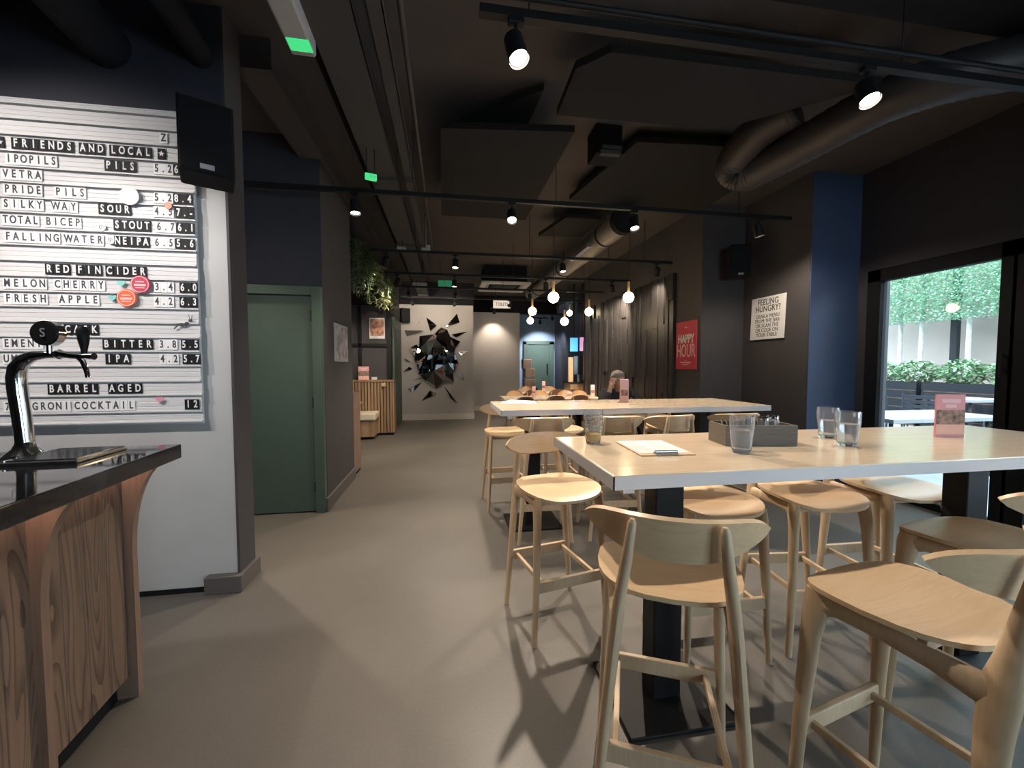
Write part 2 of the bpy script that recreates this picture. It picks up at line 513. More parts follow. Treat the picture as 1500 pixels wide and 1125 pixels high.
# mural wall, bulkheads, recess, far end
struct('wall_mural', MB().box(-1.6, 0.68, 10.5, 12.2, 0, 2.93), M['wall_grey'])
struct('wall_mural_upper', MB().box(-1.6, 0.70, 10.48, 12.2, 2.93, CEIL), M['matte_black'])
struct('baseboard_mural', MB().bbox(-1.17, 0.70, 10.48, 10.52, 0, 0.15, 0.004).bbox(0.66, 0.70, 10.5, 12.27, 0, 0.15, 0.004), M['skirting_pale'])
struct('wall_recess', MB().box(0.6, 2.22, 12.27, 14.6, 0, 3.0), M['wall_grey'])
struct('wall_recess_upper', MB().box(0.6, 3.4, 12.25, 12.6, 3.0, CEIL), M['matte_black'])
struct('baseboard_recess', MB().bbox(0.70, 2.24, 12.25, 12.29, 0, 0.15, 0.004), M['skirting_pale'])
struct('wall_far', MB().box(2.2, 4.15, 14.5, 14.7, 0, CEIL), M['wall_blue'])
struct('wall_far_right', MB().box(3.95, 4.3, 9.5, 14.7, 0, CEIL), M['wall_navy'])
# right hand side
struct('wall_right_timber', MB().box(3.33, 4.0, 4.90, 9.47, 0, CEIL), M['wall_dark'])
struct('wall_right_pier', MB().box(3.95, 5.0, 3.90, 4.94, 0, CEIL), M['wall_dark'])
struct('wall_right_slate_daylit', MB().box(3.957, XW + 0.05, 3.893, 3.90, 0, CEIL), M['wall_slate_daylit'])
struct('wall_window', MB().box(XW, XW + 0.3, -3.2, 3.893, 2.42, CEIL).box(XW, XW + 0.3, 3.80, 3.893, 0, 2.42).box(XW, XW + 0.3, -3.2, -2.4, 0, 2.42), mat('window_wall_paint', (0.022, 0.021, 0.026), 0.7, noise=0.06, nscale=3))
struct('wall_rear', MB().box(-4.2, 1.2, -3.2, -3.0, 0, CEIL).box(3.3, 5.2, -3.2, -3.0, 0, CEIL).box(1.2, 3.3, -3.2, -3.0, 2.42, CEIL), M['wall_dark'])
for i, (x0, x1) in enumerate(((1.2, 2.2), (2.25, 3.25))):  # unseen windows, guessed; added to give cool fill from behind
    fr = MB()
    fr.bbox(x0, x0 + 0.055, -3.12, -3.03, 0, 2.42, 0.004).bbox(x1 - 0.055, x1 + 0.05, -3.12, -3.03, 0, 2.42, 0.004).bbox(x0 + 0.055, x1 - 0.055, -3.12, -3.03, 2.3, 2.42, 0.004).bbox(x0 + 0.055, x1 - 0.055, -3.12, -3.03, 0, 0.85, 0.004)
    o = struct('window_%d' % (i + 6), fr, M['frame_black'], label='guessed black framed street window added behind the camera, %s' % ('left', 'right')[i])
    o['category'] = 'window'
    obj('pane', MB().box(x0 + 0.055, x1 - 0.055, -3.08, -3.07, 0.85, 2.3), M['pane'], o)
    portal(((x0 + x1) / 2, -3.15, 1.58), x1 - x0, 1.45, (R(90), 0, 0))
struct('ground_street', MB().box(-6, 5.2, -9, -3.2, -0.12, -0.02), M['paving'], label='pale street paving behind the camera')
struct('wall_left', MB().box(-4.2, -4.0, -3.2, 2.9, 0, CEIL), M['wall_dark'])
struct('wall_rear_end', MB().box(4.15, 5.2, 9.47, 9.6, 0, CEIL), M['wall_dark'])

# windows: five glazed door leaves in the window wall
edges = [(2.66, 3.72), (1.50, 2.56), (0.34, 1.40), (-0.82, 0.24), (-1.98, -0.92)]
for i, (y0, y1) in enumerate(edges):
    fr = MB()
    t = 0.055
    fr.bbox(XW, XW + 0.09, y0 - 0.05, y0 + t, 0.0, 2.42, 0.004)
    fr.bbox(XW, XW + 0.09, y1 - t, y1 + 0.08, 0.0, 2.42, 0.004)
    fr.bbox(XW, XW + 0.09, y0 - 0.05, y1 + 0.08, 2.29, 2.42, 0.004)
    fr.bbox(XW, XW + 0.09, y0 - 0.05, y1 + 0.08, 0.0, 0.07, 0.004)
    o = struct('window_%d' % (i + 1), fr, M['frame_black'], label='black framed glazed door leaf %s' % ('nearest the slate wall' if i == 0 else 'number %d from the slate wall' % (i + 1)))
    o['category'] = 'window'
    obj('pane', MB().box(XW + 0.04, XW + 0.05, y0 + t, y1 - t, 0.07, 2.29), M['pane'], o)
    portal((XW + 0.12, (y0 + y1) / 2, 1.18), 2.2, y1 - y0, (0, R(90), 0))
    if i == 0:
        obj('handle', MB().bbox(XW - 0.05, XW - 0.03, y0 - 0.01, y0 + 0.01, 1.32, 1.5, 0.004).box(XW - 0.04, XW, y0 - 0.006, y0 + 0.006, 1.34, 1.36).box(XW - 0.04, XW, y0 - 0.006, y0 + 0.006, 1.46, 1.48), M['black'], o)

# ------------------------------------------------------------------ doors
d = struct('door_1', MB().bbox(-1.235, -1.15, 4.0, 4.07, 0, 2.13, 0.004).bbox(-2.10, -1.235, 4.0, 4.07, 2.05, 2.13, 0.004).bbox(-2.18, -2.1, 4.0, 4.07, 0, 2.13, 0.004), M['green'], label='dark green flush door beside the pier')
d['category'] = 'door'
obj('door_leaf', MB().bbox(-2.1, -1.24, 4.035, 4.075, 0.01, 2.043, 0.003), M['green'], d)
for z in (1.86, 1.05, 0.25):
    obj('hinge', MB().bbox(-1.25, -1.233, 4.018, 4.045, z - 0.05, z + 0.05, 0.003), M['black'], d)
obj('push_plate', MB().bbox(-1.86, -1.815, 4.022, 4.037, 1.27, 1.45, 0.004).tube([(-1.838, 4.0, 1.31), (-1.838, 4.0, 1.41)], 0.012), M['black'], d)
sg = obj('round_sign', MB().tube([(-1.838, 4.028, 1.55), (-1.838, 4.036, 1.55)], 0.045, 20), M['blue_sign'], d)
sg['label'] = 'round blue door sign'

d = struct('door_2', MB().bbox(2.76, 2.86, 14.42, 14.5, 0, 2.25, 0.004).bbox(3.72, 3.88, 14.42, 14.5, 0, 2.25, 0.004).bbox(2.76, 3.88, 14.42, 14.5, 2.15, 2.28, 0.004), M['green'], label='green door in the far blue wall')
d['category'] = 'door'
obj('door_leaf', MB().bbox(2.86, 3.72, 14.45, 14.5, 0, 2.15, 0.003), M['green'], d)
obj('handle', MB().bbox(3.62, 3.66, 14.41, 14.45, 1.05, 1.45, 0.004), M['black'], d)
d = struct('door_3', MB().bbox(-1.17, -1.12, 9.1, 10.4, 0, 2.45, 0.004), M['green'], label='green door jamb and leaf left of the mirror wall')
d['category'] = 'door'

sg = tag(obj('door_notice', MB().box(3.96, 4.16, 14.47, 14.495, 1.42, 1.62), M['paper']), 'small white and blue notice on the blue wall beside the far green door', 'sign')
obj('printed_bar', MB().box(3.99, 4.13, 14.462, 14.47, 1.49, 1.55), M['blue_sign'], sg)
tag(obj('round_notice', MB().tube([(4.06, 14.47, 1.2), (4.06, 14.495, 1.2)], 0.09, 18), M['grey_ink']), 'round grey notice below the white notice by the far green door', 'sign')

# ------------------------------------------------------------------ bar
bx, by, bphi = -1.14, 1.94, R(5.5)
BT = 1.06
bt = thing('stone_countertop', 'long black stone bar top with a square end', 'countertop', (bx, by, 1.0), bphi)
obj('slab', MB().bbox(-0.62, 0.0, -2.9, 0.0, 0.0, BT - 1.0, 0.004), M['marble'], bt)
bf = thing('bar_counter', 'wooden bar front with curved brackets under the black top', 'bar', (bx, by, 0), bphi)
pn = MB()
for i in range(27):
    y1 = -0.055 - i * 0.105
    pn.bbox(-0.225, -0.19, y1 - 0.1035, y1, 0.10, 0.995, 0.002, 1)
obj('plank_panel', pn, M['bar_wood'], bf)
obj('kick_board', MB().box(-0.26, -0.235, -2.9, -0.06, 0, 0.10), M['matte_black'], bf)
obj('carcass', MB().box(-0.60, -0.24, -2.9, -0.07, 0.10, 0.99), M['bar_bracket'], bf)
def bracket(y):
    pts = [(-0.24, 0.0), (-0.165, 0.0), (-0.165, 0.62)]
    for k in range(1, 13):
        a = k / 12 * PI / 2
        pts.append((-0.165 + 0.135 * (1 - math.cos(a)), 0.62 + 0.375 * math.sin(a)))
    pts.append((-0.24, 0.995))
    return MB().prism(pts, y - 0.016, y + 0.016, 1)
for y in (-0.035, -0.47, -0.98, -1.5, -2.0):
    obj('bracket', bracket(y), M['bar_bracket'], bf)
for y0, y1 in ((-0.44, -0.07), (-0.95, -0.5), (-1.47, -1.02)):
    ls = obj('light_strip', MB().box(-0.185, -0.165, y0, y1, 0.982, 0.992), M['led'], bf)
    ls['label'] = 'glowing strip under the bar top'

# beer tap
tp = thing('beer_tap', 'chrome swan-neck beer tap with round badge and black handle on the bar', 'beer tap', (-1.55, 1.755, BT))
obj('base', MB().lathe([(0.062, 0.0), (0.062, 0.006), (0.056, 0.014), (0.035, 0.034), (0.027, 0.052), (0.026, 0.06)], 28), M['chrome'], tp)
zs_ = 0.925
neck = [(0, 0, 0.05), (-0.006, 0, 0.16), (-0.014, 0, 0.26), (-0.016, 0, 0.32), (-0.008, -0.002, 0.36), (0.015, -0.004, 0.39), (0.05, -0.008, 0.407), (0.10, -0.014, 0.412), (0.135, -0.018, 0.41)]
neck = [(x, y, z * zs_) for x, y, z in neck]
obj('neck', MB().tube(neck, [0.025, 0.026, 0.027, 0.027, 0.026, 0.023, 0.018, 0.014, 0.013], 18), M['chrome'], tp)
fc = obj('faucet', MB().tube([(0.12, -0.016, 0.3810), (0.14, -0.018, 0.3810), (0.15, -0.02, 0.3810), (0.20, -0.026, 0.3740), (0.26, -0.032, 0.3740)], [0.013, 0.019, 0.012, 0.011, 0.013], 14)
   .tube([(0.205, -0.026, 0.3740), (0.22, -0.028, 0.3550), (0.232, -0.03, 0.3200), (0.236, -0.03, 0.2950)], [0.011, 0.009, 0.008, 0.008], 12), M['chrome'], tp)
obj('handle', MB().tube([(0.225, -0.028, 0.3800), (0.226, -0.028, 0.4000), (0.226, -0.028, 0.4300), (0.224, -0.028, 0.4700), (0.223, -0.028, 0.4820)], [0.008, 0.010, 0.016, 0.019, 0.012], 14), M['black'], tp)
bd = obj('badge', MB().tube([(0.118, -0.045, 0.4570), (0.118, -0.015, 0.4570)], 0.045, 28).tube([(0.118, -0.03, 0.3850), (0.118, -0.03, 0.4200)], 0.008, 10), M['chrome'], tp)
obj('badge_face', MB().tube([(0.118, -0.052, 0.4570), (0.118, -0.044, 0.4570)], 0.040, 28), M['black'], bd)
lt = obj('badge_letter', text_mesh('S', M['grey_ink'], 0.045, 0.9), M['grey_ink'], bd, (0.118, -0.0535, 0.457))
# drip tray
dt = thing('drip_tray', 'flat steel drip tray on the bar beside the beer tap', 'drip tray', (-1.385, 1.72, BT), R(3))
mb = MB().bbox(-0.11, 0.11, -0.12, 0.12, 0.0, 0.012, 0.003)
obj('tray', mb, M['steel'], dt)
gr = MB()
for i in range(16):
    gr.box(-0.10, 0.10, -0.112 + i * 0.0145, -0.107 + i * 0.0145, 0.012, 0.018)
gr.box(-0.105, -0.1, -0.115, 0.115, 0.012, 0.018).box(0.1, 0.105, -0.115, 0.115, 0.012, 0.018)
obj('grille', gr, M['chrome'], dt)

# ------------------------------------------------------------------ letter board
LINES = [2.825, 2.744, 2.659, 2.57, 2.485, 2.403, 2.321, 2.242, 2.156, 2.065, 1.98, 1.895, 1.811, 1.727, 1.643, 1.559, 1.478, 1.393, 1.304, 1.222, 1.124, 1.063]
lb = thing('letter_board', 'large white ribbed letter board listing drinks on the wall behind the bar', 'menu board', (0, 0, 0))
bk = MB().box(-3.3, -1.455, 2.685, 2.699, 1.05, 2.87)
obj('backing', bk, M['board'], lb)
zz = [2.87] + LINES
for i in range(len(zz) - 1):
    z1, z0 = zz[i], zz[i + 1]
    h = z1 - z0
    # each slat: a shelf lip at the foot, two fine ribs on its face
    prof = [(2.685, z1 - 0.010), (2.671, z1 - 0.010), (2.6705, z0 + h * 0.66), (2.6725, z0 + h * 0.63), (2.6705, z0 + h * 0.60), (2.6705, z0 + h * 0.36),
            (2.6725, z0 + h * 0.33), (2.6705, z0 + h * 0.30), (2.670, z0 + 0.012), (2.660, z0 + 0.008), (2.660, z0 + 0.001), (2.685, z0 + 0.001)]
    obj('slat', MB().prism(prof, -3.3, -1.452 + (0.006 if i % 2 else 0), 0), M['board'], lb)
WORDS = [(1, 'Z', -1.619, -1.571, 0), (1, '9', -1.515, -1.476, 1), (2, '*', -2.407, -2.369, 1), (2, 'FRIENDS', -2.338, -2.043, 1), (2, 'AND', -2.02, -1.891, 1), (2, 'LOCAL', -1.871, -1.657, 1), (2, '*', -1.629, -1.587, 1), (3, 'IPOPILS', -2.37, -2.125, 0), (3, 'PILS', -1.898, -1.739, 1), (3, '5.2', -1.653, -1.552, 0), (3, '6.5', -1.552, -1.453, 1), (4, 'VETRA', -2.39, -2.2, 0), (5, 'PRIDE', -2.387, -2.203, 0), (5, 'PILS', -2.148, -1.994, 0), (5, '5.2', -1.659, -1.558, 0), (5, '8.4', -1.558, -1.455, 1), (6, 'SILKY', -2.397, -2.2, 0), (6, 'WAY', -2.165, -2.037, 0), (6, 'SOUR', -1.938, -1.775, 1), (6, '4.5', -1.662, -1.557, 0), (6, '7.-', -1.55, -1.45, 1), (7, 'TOTAL', -2.401, -2.226, 0), (7, 'BICEP', -2.2, -2.024, 0), (7, 'STOUT', -1.867, -1.678, 1), (7, '6.7', -1.654, -1.549, 0), (7, '6.1', -1.545, -1.449, 1), (8, 'FALLING', -2.396, -2.13, 0), (8, 'WATER', -2.11, -1.917, 0), (8, 'NEIPA', -1.867, -1.689, 1), (8, '6.5', -1.668, -1.559, 0), (8, '5.6', -1.556, -1.452, 1), (10, 'RED', -2.212, -2.088, 1), (10, 'FIN', -2.065, -1.931, 1), (10, 'CIDER', -1.918, -1.709, 1), (11, 'MELON', -2.414, -2.206, 0), (11, 'CHERRY', -2.176, -1.921, 0), (11, '3.4', -1.677, -1.571, 0), (11, '6.0', -1.543, -1.446, 1), (12, 'FRESH', -2.414, -2.206, 0), (12, 'APPLE', -2.157, -1.954, 0), (12, '4.2', -1.68, -1.574, 0), (12, '6.3', -1.546, -1.449, 1), (14, 'CASK', -2.138, -1.964, 1), (15, 'EMENT', -2.432, -2.24, 0), (15, 'BITTER', -1.951, -1.692, 1), (15, '3.8', -1.664, -1.565, 0), (15, '5.5', -1.547, -1.45, 1), (16, 'UMI', -2.436, -2.324, 0), (16, 'IPA', -1.94, -1.81, 1), (16, '4.2', -1.663, -1.56, 0), (16, '5.7', -1.542, -1.445, 1), (18, 'BARREL', -2.231, -1.981, 1), (18, 'AGED', -1.934, -1.757, 1), (19, '7', -2.448, -2.403, 0), (19, 'GRONI', -2.313, -2.123, 0), (19, 'COCKTAIL', -2.109, -1.799, 0), (19, '12', -1.54, -1.461, 1)]
ORD = ['first', 'second', 'third', 'fourth', 'fifth', 'sixth', 'seventh', 'eighth', 'ninth', 'tenth', 'eleventh', 'twelfth', 'thirteenth', 'fourteenth', 'fifteenth', 'sixteenth', 'seventeenth', 'eighteenth', 'nineteenth', 'twentieth']
ROWIDX = sorted(set(wd[0] for wd in WORDS))
def star_mesh(m):
    pts = []
    for k in range(10):
        r = 0.016 if k % 2 == 0 else 0.007
        a = PI / 2 + k * PI / 5
        pts.append((r * math.cos(a), r * math.sin(a)))
    return MB().prism(pts, -0.001, 0.001, 1).mesh('star', m)
tile_cache = {}
count_in_row = {}
for r, txt, xa, xb, dark in WORDS:
    n = len(txt)
    pitch = (xb - xa) / n
    for k, ch in enumerate(txt):
        key = (round(pitch, 3), dark)
        tw = min(0.040, pitch * 0.97) if ch != '.' else pitch * 0.97
        if key not in tile_cache:
            tile_cache[key] = MB().box(-tw / 2, tw / 2, -0.0015, 0.0015, -0.030, 0.030).mesh('letter_tile', M['tile_black'] if dark else M['tile_white'])
        z = LINES[r + 1] + 0.013 + 0.031
        o = obj('letter_tile', tile_cache[key], None, None, (xa + pitch * (k + 0.5), 2.6645, z))
        inkm = M['tile_white'] if dark else M['ink']
        if ch == '*':
            obj('symbol', star_mesh(inkm), None, o, (0, -0.0025, 0))
        else:
            obj('character', text_mesh(ch, inkm, 0.060, 0.66, 0.0007, bold=0.0014), None, o, (0, -0.0022, 0.001))
        count_in_row[r] = count_in_row.get(r, 0) + 1
        what = {'*': 'a star', '.': 'a full stop', '-': 'a dash'}.get(ch, ('the figure ' if ch.isdigit() else 'the letter ') + ch)
        tag(o, '%s tile with %s, tile %d from left, board\'s %s lettered row' % ('black' if dark else 'white', what, count_in_row[r], ORD[ROWIDX.index(r)]), 'letter tile', 'letter tiles on the drinks board')
# badges and stickers on the board
def disc(name, x, z, r, m, label, cat='badge', y=2.658, rim=None):
    o = tag(obj(name, MB().tube([(x, y - 0.006, z), (x, y, z)], [r * 0.96, r], 24), m), label, cat)
    return o
b1 = disc('drink_badge', -1.735, 1.865, 0.052, M['badge_red'], 'crimson round badge with pale rings beside the third price column row', y=2.652)
b2 = disc('drink_badge', -1.807, 1.786, 0.052, M['badge_orange'], 'orange round badge below and left of the crimson badge', y=2.652)
b3 = disc('drink_badge', -1.771, 2.36, 0.052, M['badge_white'], 'pale pinkish round badge near the top middle of the board', y=2.652)
for b, x, z in ((b1, -1.735, 1.865), (b2, -1.807, 1.786)):
    ring = MB()
    ring.lathe([(0.046, -0.001), (0.046, 0.001), (0.042, 0.001), (0.042, -0.001)], 24, closed=True)
    me = ring.mesh('ring', M['pale_pink']); me.transform(Matrix.Rotation(R(90), 4, 'X'))
    obj('ring', me, None, b, (x, 2.6445, z))
    obj('label_band', MB().box(x - 0.03, x + 0.03, 2.644, 2.646, z - 0.010, z + 0.002).box(x - 0.022, x + 0.022, 2.644, 2.646, z + 0.012, z + 0.018).box(x - 0.024, x + 0.024, 2.644, 2.646, z - 0.022, z - 0.017), M['pale_pink'], b)
disc('sticker', -1.577, 2.32, 0.020, M['badge_orange'], 'small orange dot sticker between two price rows near the board top', 'sticker', 2.655)
def heart(x, z, m, label):
    pts = []
    for k in range(20):
        a = 2 * PI * k / 20
        pts.append((x + 0.0016 * 0.85 * 16 * math.sin(a) ** 3, z + 0.0016 * 0.8 * (13 * math.cos(a) - 5 * math.cos(2 * a) - 2 * math.cos(3 * a) - math.cos(4 * a))))
    tag(obj('heart_sticker', MB().prism(pts, 2.652, 2.656, 1), m), label, 'sticker')
heart(-1.834, 1.87, M['teal'], 'small teal heart sticker left of the crimson badge')
heart(-1.882, 1.787, M['teal'], 'small teal heart sticker left of the orange badge')
heart(-1.665, 1.202, M['rose'], 'small pink heart sticker near the foot of the board')
for x, z, l in ((-1.923, 2.181, 'small white swirl sticker on the row above'), (-1.882, 2.112, 'small white swirl sticker on the row below, left of dark tiles')):
    o = tag(obj('swirl_sticker', MB().tube([(x, 2.656, z), (x, 2.659, z)], 0.022, 18), M['tile_white']), l, 'sticker')
    pts = [(x + 0.013 * (1 - k / 14) * math.cos(k * 0.7), 2.655, z + 0.013 * (1 - k / 14) * math.sin(k * 0.7)) for k in range(13)]
    obj('swirl_line', MB().tube(pts, 0.0018, 6), M['grey_ink'], o)
an = tag(obj('insect_sticker', MB().sphere((-1.535, 2.657, 1.64), 0.016, 12, 8, (1.6, 0.2, 0.6)).sphere((-1.508, 2.657, 1.648), 0.010, 10, 8, (1.2, 0.3, 0.8)).sphere((-1.488, 2.657, 1.664), 0.011, 10, 8, (1.0, 0.3, 0.9))
    .tube([(-1.49, 2.657, 1.67), (-1.497, 2.657, 1.70)], 0.0015, 6).tube([(-1.483, 2.657, 1.67), (-1.478, 2.657, 1.695)], 0.0015, 6).tube([(-1.555, 2.657, 1.634), (-1.575, 2.657, 1.615)], 0.003, 6)
    .tube([(-1.51, 2.657, 1.645), (-1.515, 2.657, 1.62)], 0.0015, 6), M['ink']), 'black insect sticker at the right edge of the letter board', 'sticker')

# ------------------------------------------------------------------ loudspeakers
def speaker(loc, rz, w_, h_, d_, label, logo=False, tilt=0, br=0.14):
    t = thing('loudspeaker', label, 'loudspeaker', loc, rz, )
    t.rotation_euler.x = tilt
    obj('cabinet', MB().bbox(-w_ / 2, w_ / 2, 0.01, d_, -h_ / 2, h_ / 2, 0.008), M['matte_black'], t)
    obj('grille', MB().bbox(-w_ / 2 + 0.008, w_ / 2 - 0.008, 0.0, 0.012, -h_ / 2 + 0.008, h_ / 2 - 0.008, 0.004), M['frame_black'], t)
    obj('bracket', MB().box(-0.02, 0.02, d_, d_ + br, -0.03, 0.03), M['black'], t)
    if logo:
        o = obj('maker_plate', MB().box(-0.03, 0.03, -0.003, 0.001, -h_ / 2 + 0.02, -h_ / 2 + 0.045), M['grey_ink'], t)
    return t
speaker((-1.20, 2.33, 2.565), R(27), 0.235, 0.37, 0.22, 'large black loudspeaker at the right end of the letter board', True, br=0.225)
speaker((3.62, 4.55, 2.70), R(-20), 0.24, 0.40, 0.2, 'black loudspeaker high on the dark pier above the hungry sign', True, br=0.16)
speaker((-0.98, 10.30, 2.64), R(25), 0.22, 0.34, 0.16, 'small black loudspeaker at the top left of the mirror wall')
speaker((4.06, 14.25, 2.6), R(-20), 0.24, 0.34, 0.2, 'black loudspeaker high on the far blue wall right of the green door')

# ------------------------------------------------------------------ pictures, posters, signs
pf = thing('picture_frame', 'small framed black and white picture on the pier beside the green door', 'picture', (-1.15, 4.68, 1.64), R(90))
obj('frame', MB().bbox(-0.27, 0.27, -0.015, 0.0, -0.20, 0.20, 0.003), M['fitting'], pf)
obj('print', MB().box(-0.245, 0.245, -0.019, -0.015, -0.175, 0.175), M['photo_print'], pf)
pb = thing('booth_poster', 'colourful poster high on the dark wall behind the booth', 'poster', (-1.40, 8.59, 2.15))
obj('sheet', MB().box(-0.15, 0.15, -0.008, 0.0, -0.21, 0.21), M['paper'], pb)
obj('print', MB().box(-0.135, 0.135, -0.011, -0.008, -0.15, 0.19), M['poster_print'], pb)

hp = thing('happy_hour_poster', 'tall red poster reading HAPPY HOUR on the right wall', 'poster', (3.315, 5.215, 1.675), R(-90))
obj('sheet', MB().box(-0.245, 0.245, 0.0, 0.008, -0.335, 0.335), M['red'], hp)
obj('heading', text_mesh('HAPPY', M['paper'], 0.165, 0.76, 0.0015, bold=0.004), None, hp, (0, -0.002, 0.085))
obj('heading', text_mesh('HOUR', M['pale_pink'], 0.26, 0.60, 0.0015), None, hp, (0, -0.002, -0.085))
obj('fine_print', MB().box(-0.03, 0.03, -0.002, 0, 0.245, 0.255).box(-0.02, 0.02, -0.002, 0, -0.215, -0.208).box(-0.12, 0.12, -0.002, 0, -0.25, -0.232).box(-0.08, 0.08, -0.002, 0, -0.278, -0.266), M['pale_pink'], hp)

hs = thing('hungry_sign', 'white sign reading FEELING HUNGRY on the dark pier', 'sign', (3.935, 4.47, 1.985), R(-90))
hs.rotation_euler.x = R(-2)
obj('board', MB().bbox(-0.27, 0.27, 0.0, 0.008, -0.265, 0.265, 0.002), M['paper'], hs)
obj('heading', text_mesh('FEELING\nHUNGRY?', M['ink'], 0.105, 0.84, 0.001, line=0.80, bold=0.001), None, hs, (0, -0.001, 0.155))
obj('message', text_mesh('GRAB A MENU\nFROM THE BAR\nOR SCAN THE\nQR CODE ON\nYOUR TABLE', M['ink'], 0.066, 0.86, 0.001, line=0.88), None, hs, (0, -0.001, -0.095))

ts = thing('toilets_sign', 'small white sign reading TOILETS hanging below the far bulkhead', 'sign', (1.425, 10.5, 2.98))
obj('panel', MB().bbox(-0.225, 0.225, -0.01, 0.01, -0.1, 0.1, 0.003), M['plastic_white'], ts)
obj('wording', text_mesh('TOILETS', M['ink'], 0.11, 0.78, 0.001, bold=0.001), None, ts, (0, -0.0115, 0))
obj('hanger', MB().tube([(-0.18, 0, 0.1), (-0.18, 0, 0.52)], 0.004, 6).tube([(0.18, 0, 0.1), (0.18, 0, 0.52)], 0.004, 6), M['black'], ts)

# ------------------------------------------------------------------ mirror mural
sh = [[(-0.758, 2.365), (-0.594, 2.628), (-0.704, 2.448)], [(-0.505, 2.611), (-0.244, 2.406), (-0.408, 2.261)], [(-0.011, 2.383), (0.266, 2.72), (0.329, 2.494)], [(-1.045, 2.279), (-0.571, 2.264), (-0.988, 2.129)], [(0.131, 2.185), (0.528, 2.266), (0.235, 2.108)], [(-1.061, 1.581), (-0.861, 1.464), (-1.008, 1.507)], [(-1.091, 1.224), (-0.943, 1.362), (-0.863, 1.306)], [(-0.976, 0.796), (-0.623, 0.982), (-0.869, 0.698)], [(-0.66, 0.473), (-0.434, 0.75), (-0.257, 0.678)], [(-0.09, 0.873), (0.006, 0.76), (0.26, 0.413), (0.102, 0.548)], [(0.289, 1.741), (0.554, 1.77), (0.372, 1.643)], [(0.286, 1.166), (0.37, 1.222), (0.403, 1.053), (0.341, 1.053)], [(0.403, 1.123), (0.447, 0.996), (0.411, 1.038)], [(-0.893, 1.022), (-0.595, 1.098), (-0.568, 1.065)]]
sh_lab = ['thin dark mirror sliver left of the top of the mirror sculpture', 'dark mirror triangle pointing down above the sculpture\'s left half', 'large dark mirror triangle at the upper right of the sculpture', 'long dark mirror shard at the upper left of the sculpture, below the loudspeaker', 'dark mirror shard pointing right beside the sculpture\'s top', 'small dark mirror sliver at the left middle of the sculpture', 'small dark mirror shard below the left middle sliver', 'mirror shard with a pale tip at the lower left of the sculpture', 'pale mirror shard, lowest below the sculpture', 'long black mirror shard at the lower right of the sculpture', 'pale blue mirror shard at the right middle of the sculpture', 'pale mirror chip at the lower right edge of the sculpture', 'tiny dark mirror chip beside the pale chip at the lower right', 'thin mirror sliver tucked under the sculpture\'s left side']
rnd = random.Random(5)
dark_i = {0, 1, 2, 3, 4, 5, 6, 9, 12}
for poly, lab in zip(sh, sh_lab):
    i = sh_lab.index(lab)
    ax, az = rnd.uniform(-0.16, 0.16), rnd.uniform(-0.10, 0.16)
    cx = sum(p[0] for p in poly) / len(poly); cz = sum(p[1] for p in poly) / len(poly)
    yy = lambda p: 10.455 + (p[0] - cx) * ax + (p[1] - cz) * az
    n = len(poly)
    vs = [(p[0], yy(p), p[1]) for p in poly] + [(p[0], yy(p) + 0.008, p[1]) for p in poly] + [(cx, 10.46, cz)] 
    fs = [tuple(range(n)), tuple(range(n, 2 * n))[::-1]] + [(k, (k + 1) % n, n + (k + 1) % n, n + k) for k in range(n)]
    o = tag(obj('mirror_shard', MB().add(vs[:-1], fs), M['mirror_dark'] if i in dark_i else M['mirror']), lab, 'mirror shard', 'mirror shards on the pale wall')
    obj('standoff', MB().tube([(cx, 10.46, cz), (cx, 10.5, cz)], 0.008, 8), M['black'], o)
P2 = [(-0.68, 2.133), (-0.327, 2.179), (-0.135, 2.353), (0.01, 2.308), (0.097, 2.115), (0.34, 1.998), (0.22, 1.846), (0.178, 1.684), (0.301, 1.432), (0.147, 1.236), (0.174, 0.969), (-0.075, 0.999), (-0.283, 0.79), (-0.541, 1.001), (-0.662, 1.154), (-0.727, 1.417), (-0.767, 1.486), (-0.884, 1.843), (-0.749, 1.926), (-0.683, 1.817)]
I2 = [(-0.274, 2.069), (-0.181, 1.654), (-0.335, 1.251), (-0.454, 1.653), (-0.506, 1.97), (-0.043, 1.794), (-0.061, 1.153), (0.038, 1.46), (-0.52, 1.45), (-0.33, 1.86)]
ID = [0.30, 0.40, 0.42, 0.34, 0.24, 0.30, 0.26, 0.26, 0.20, 0.33]
pts = [Vector(p) for p in P2 + I2]
n = len(P2)
res = delaunay_2d_cdt(pts, [(i, (i + 1) % n) for i in range(n)], [], 1, 1e-5)
dep = {i: (0.04 + 0.05 * ((i * 7) % 3)) for i in range(n)}
for i, dd in enumerate(ID): dep[n + i] = dd
vs3 = []
for k, v in enumerate(res[0]):
    src = res[3][k][0] if res[3][k] else 0
    vs3.append((v.x, 10.49 - dep[src], v.y))
ms = thing('mirror_sculpture', 'big faceted mirror relief in the middle of the mirror wall', 'wall sculpture', (0, 0, 0))
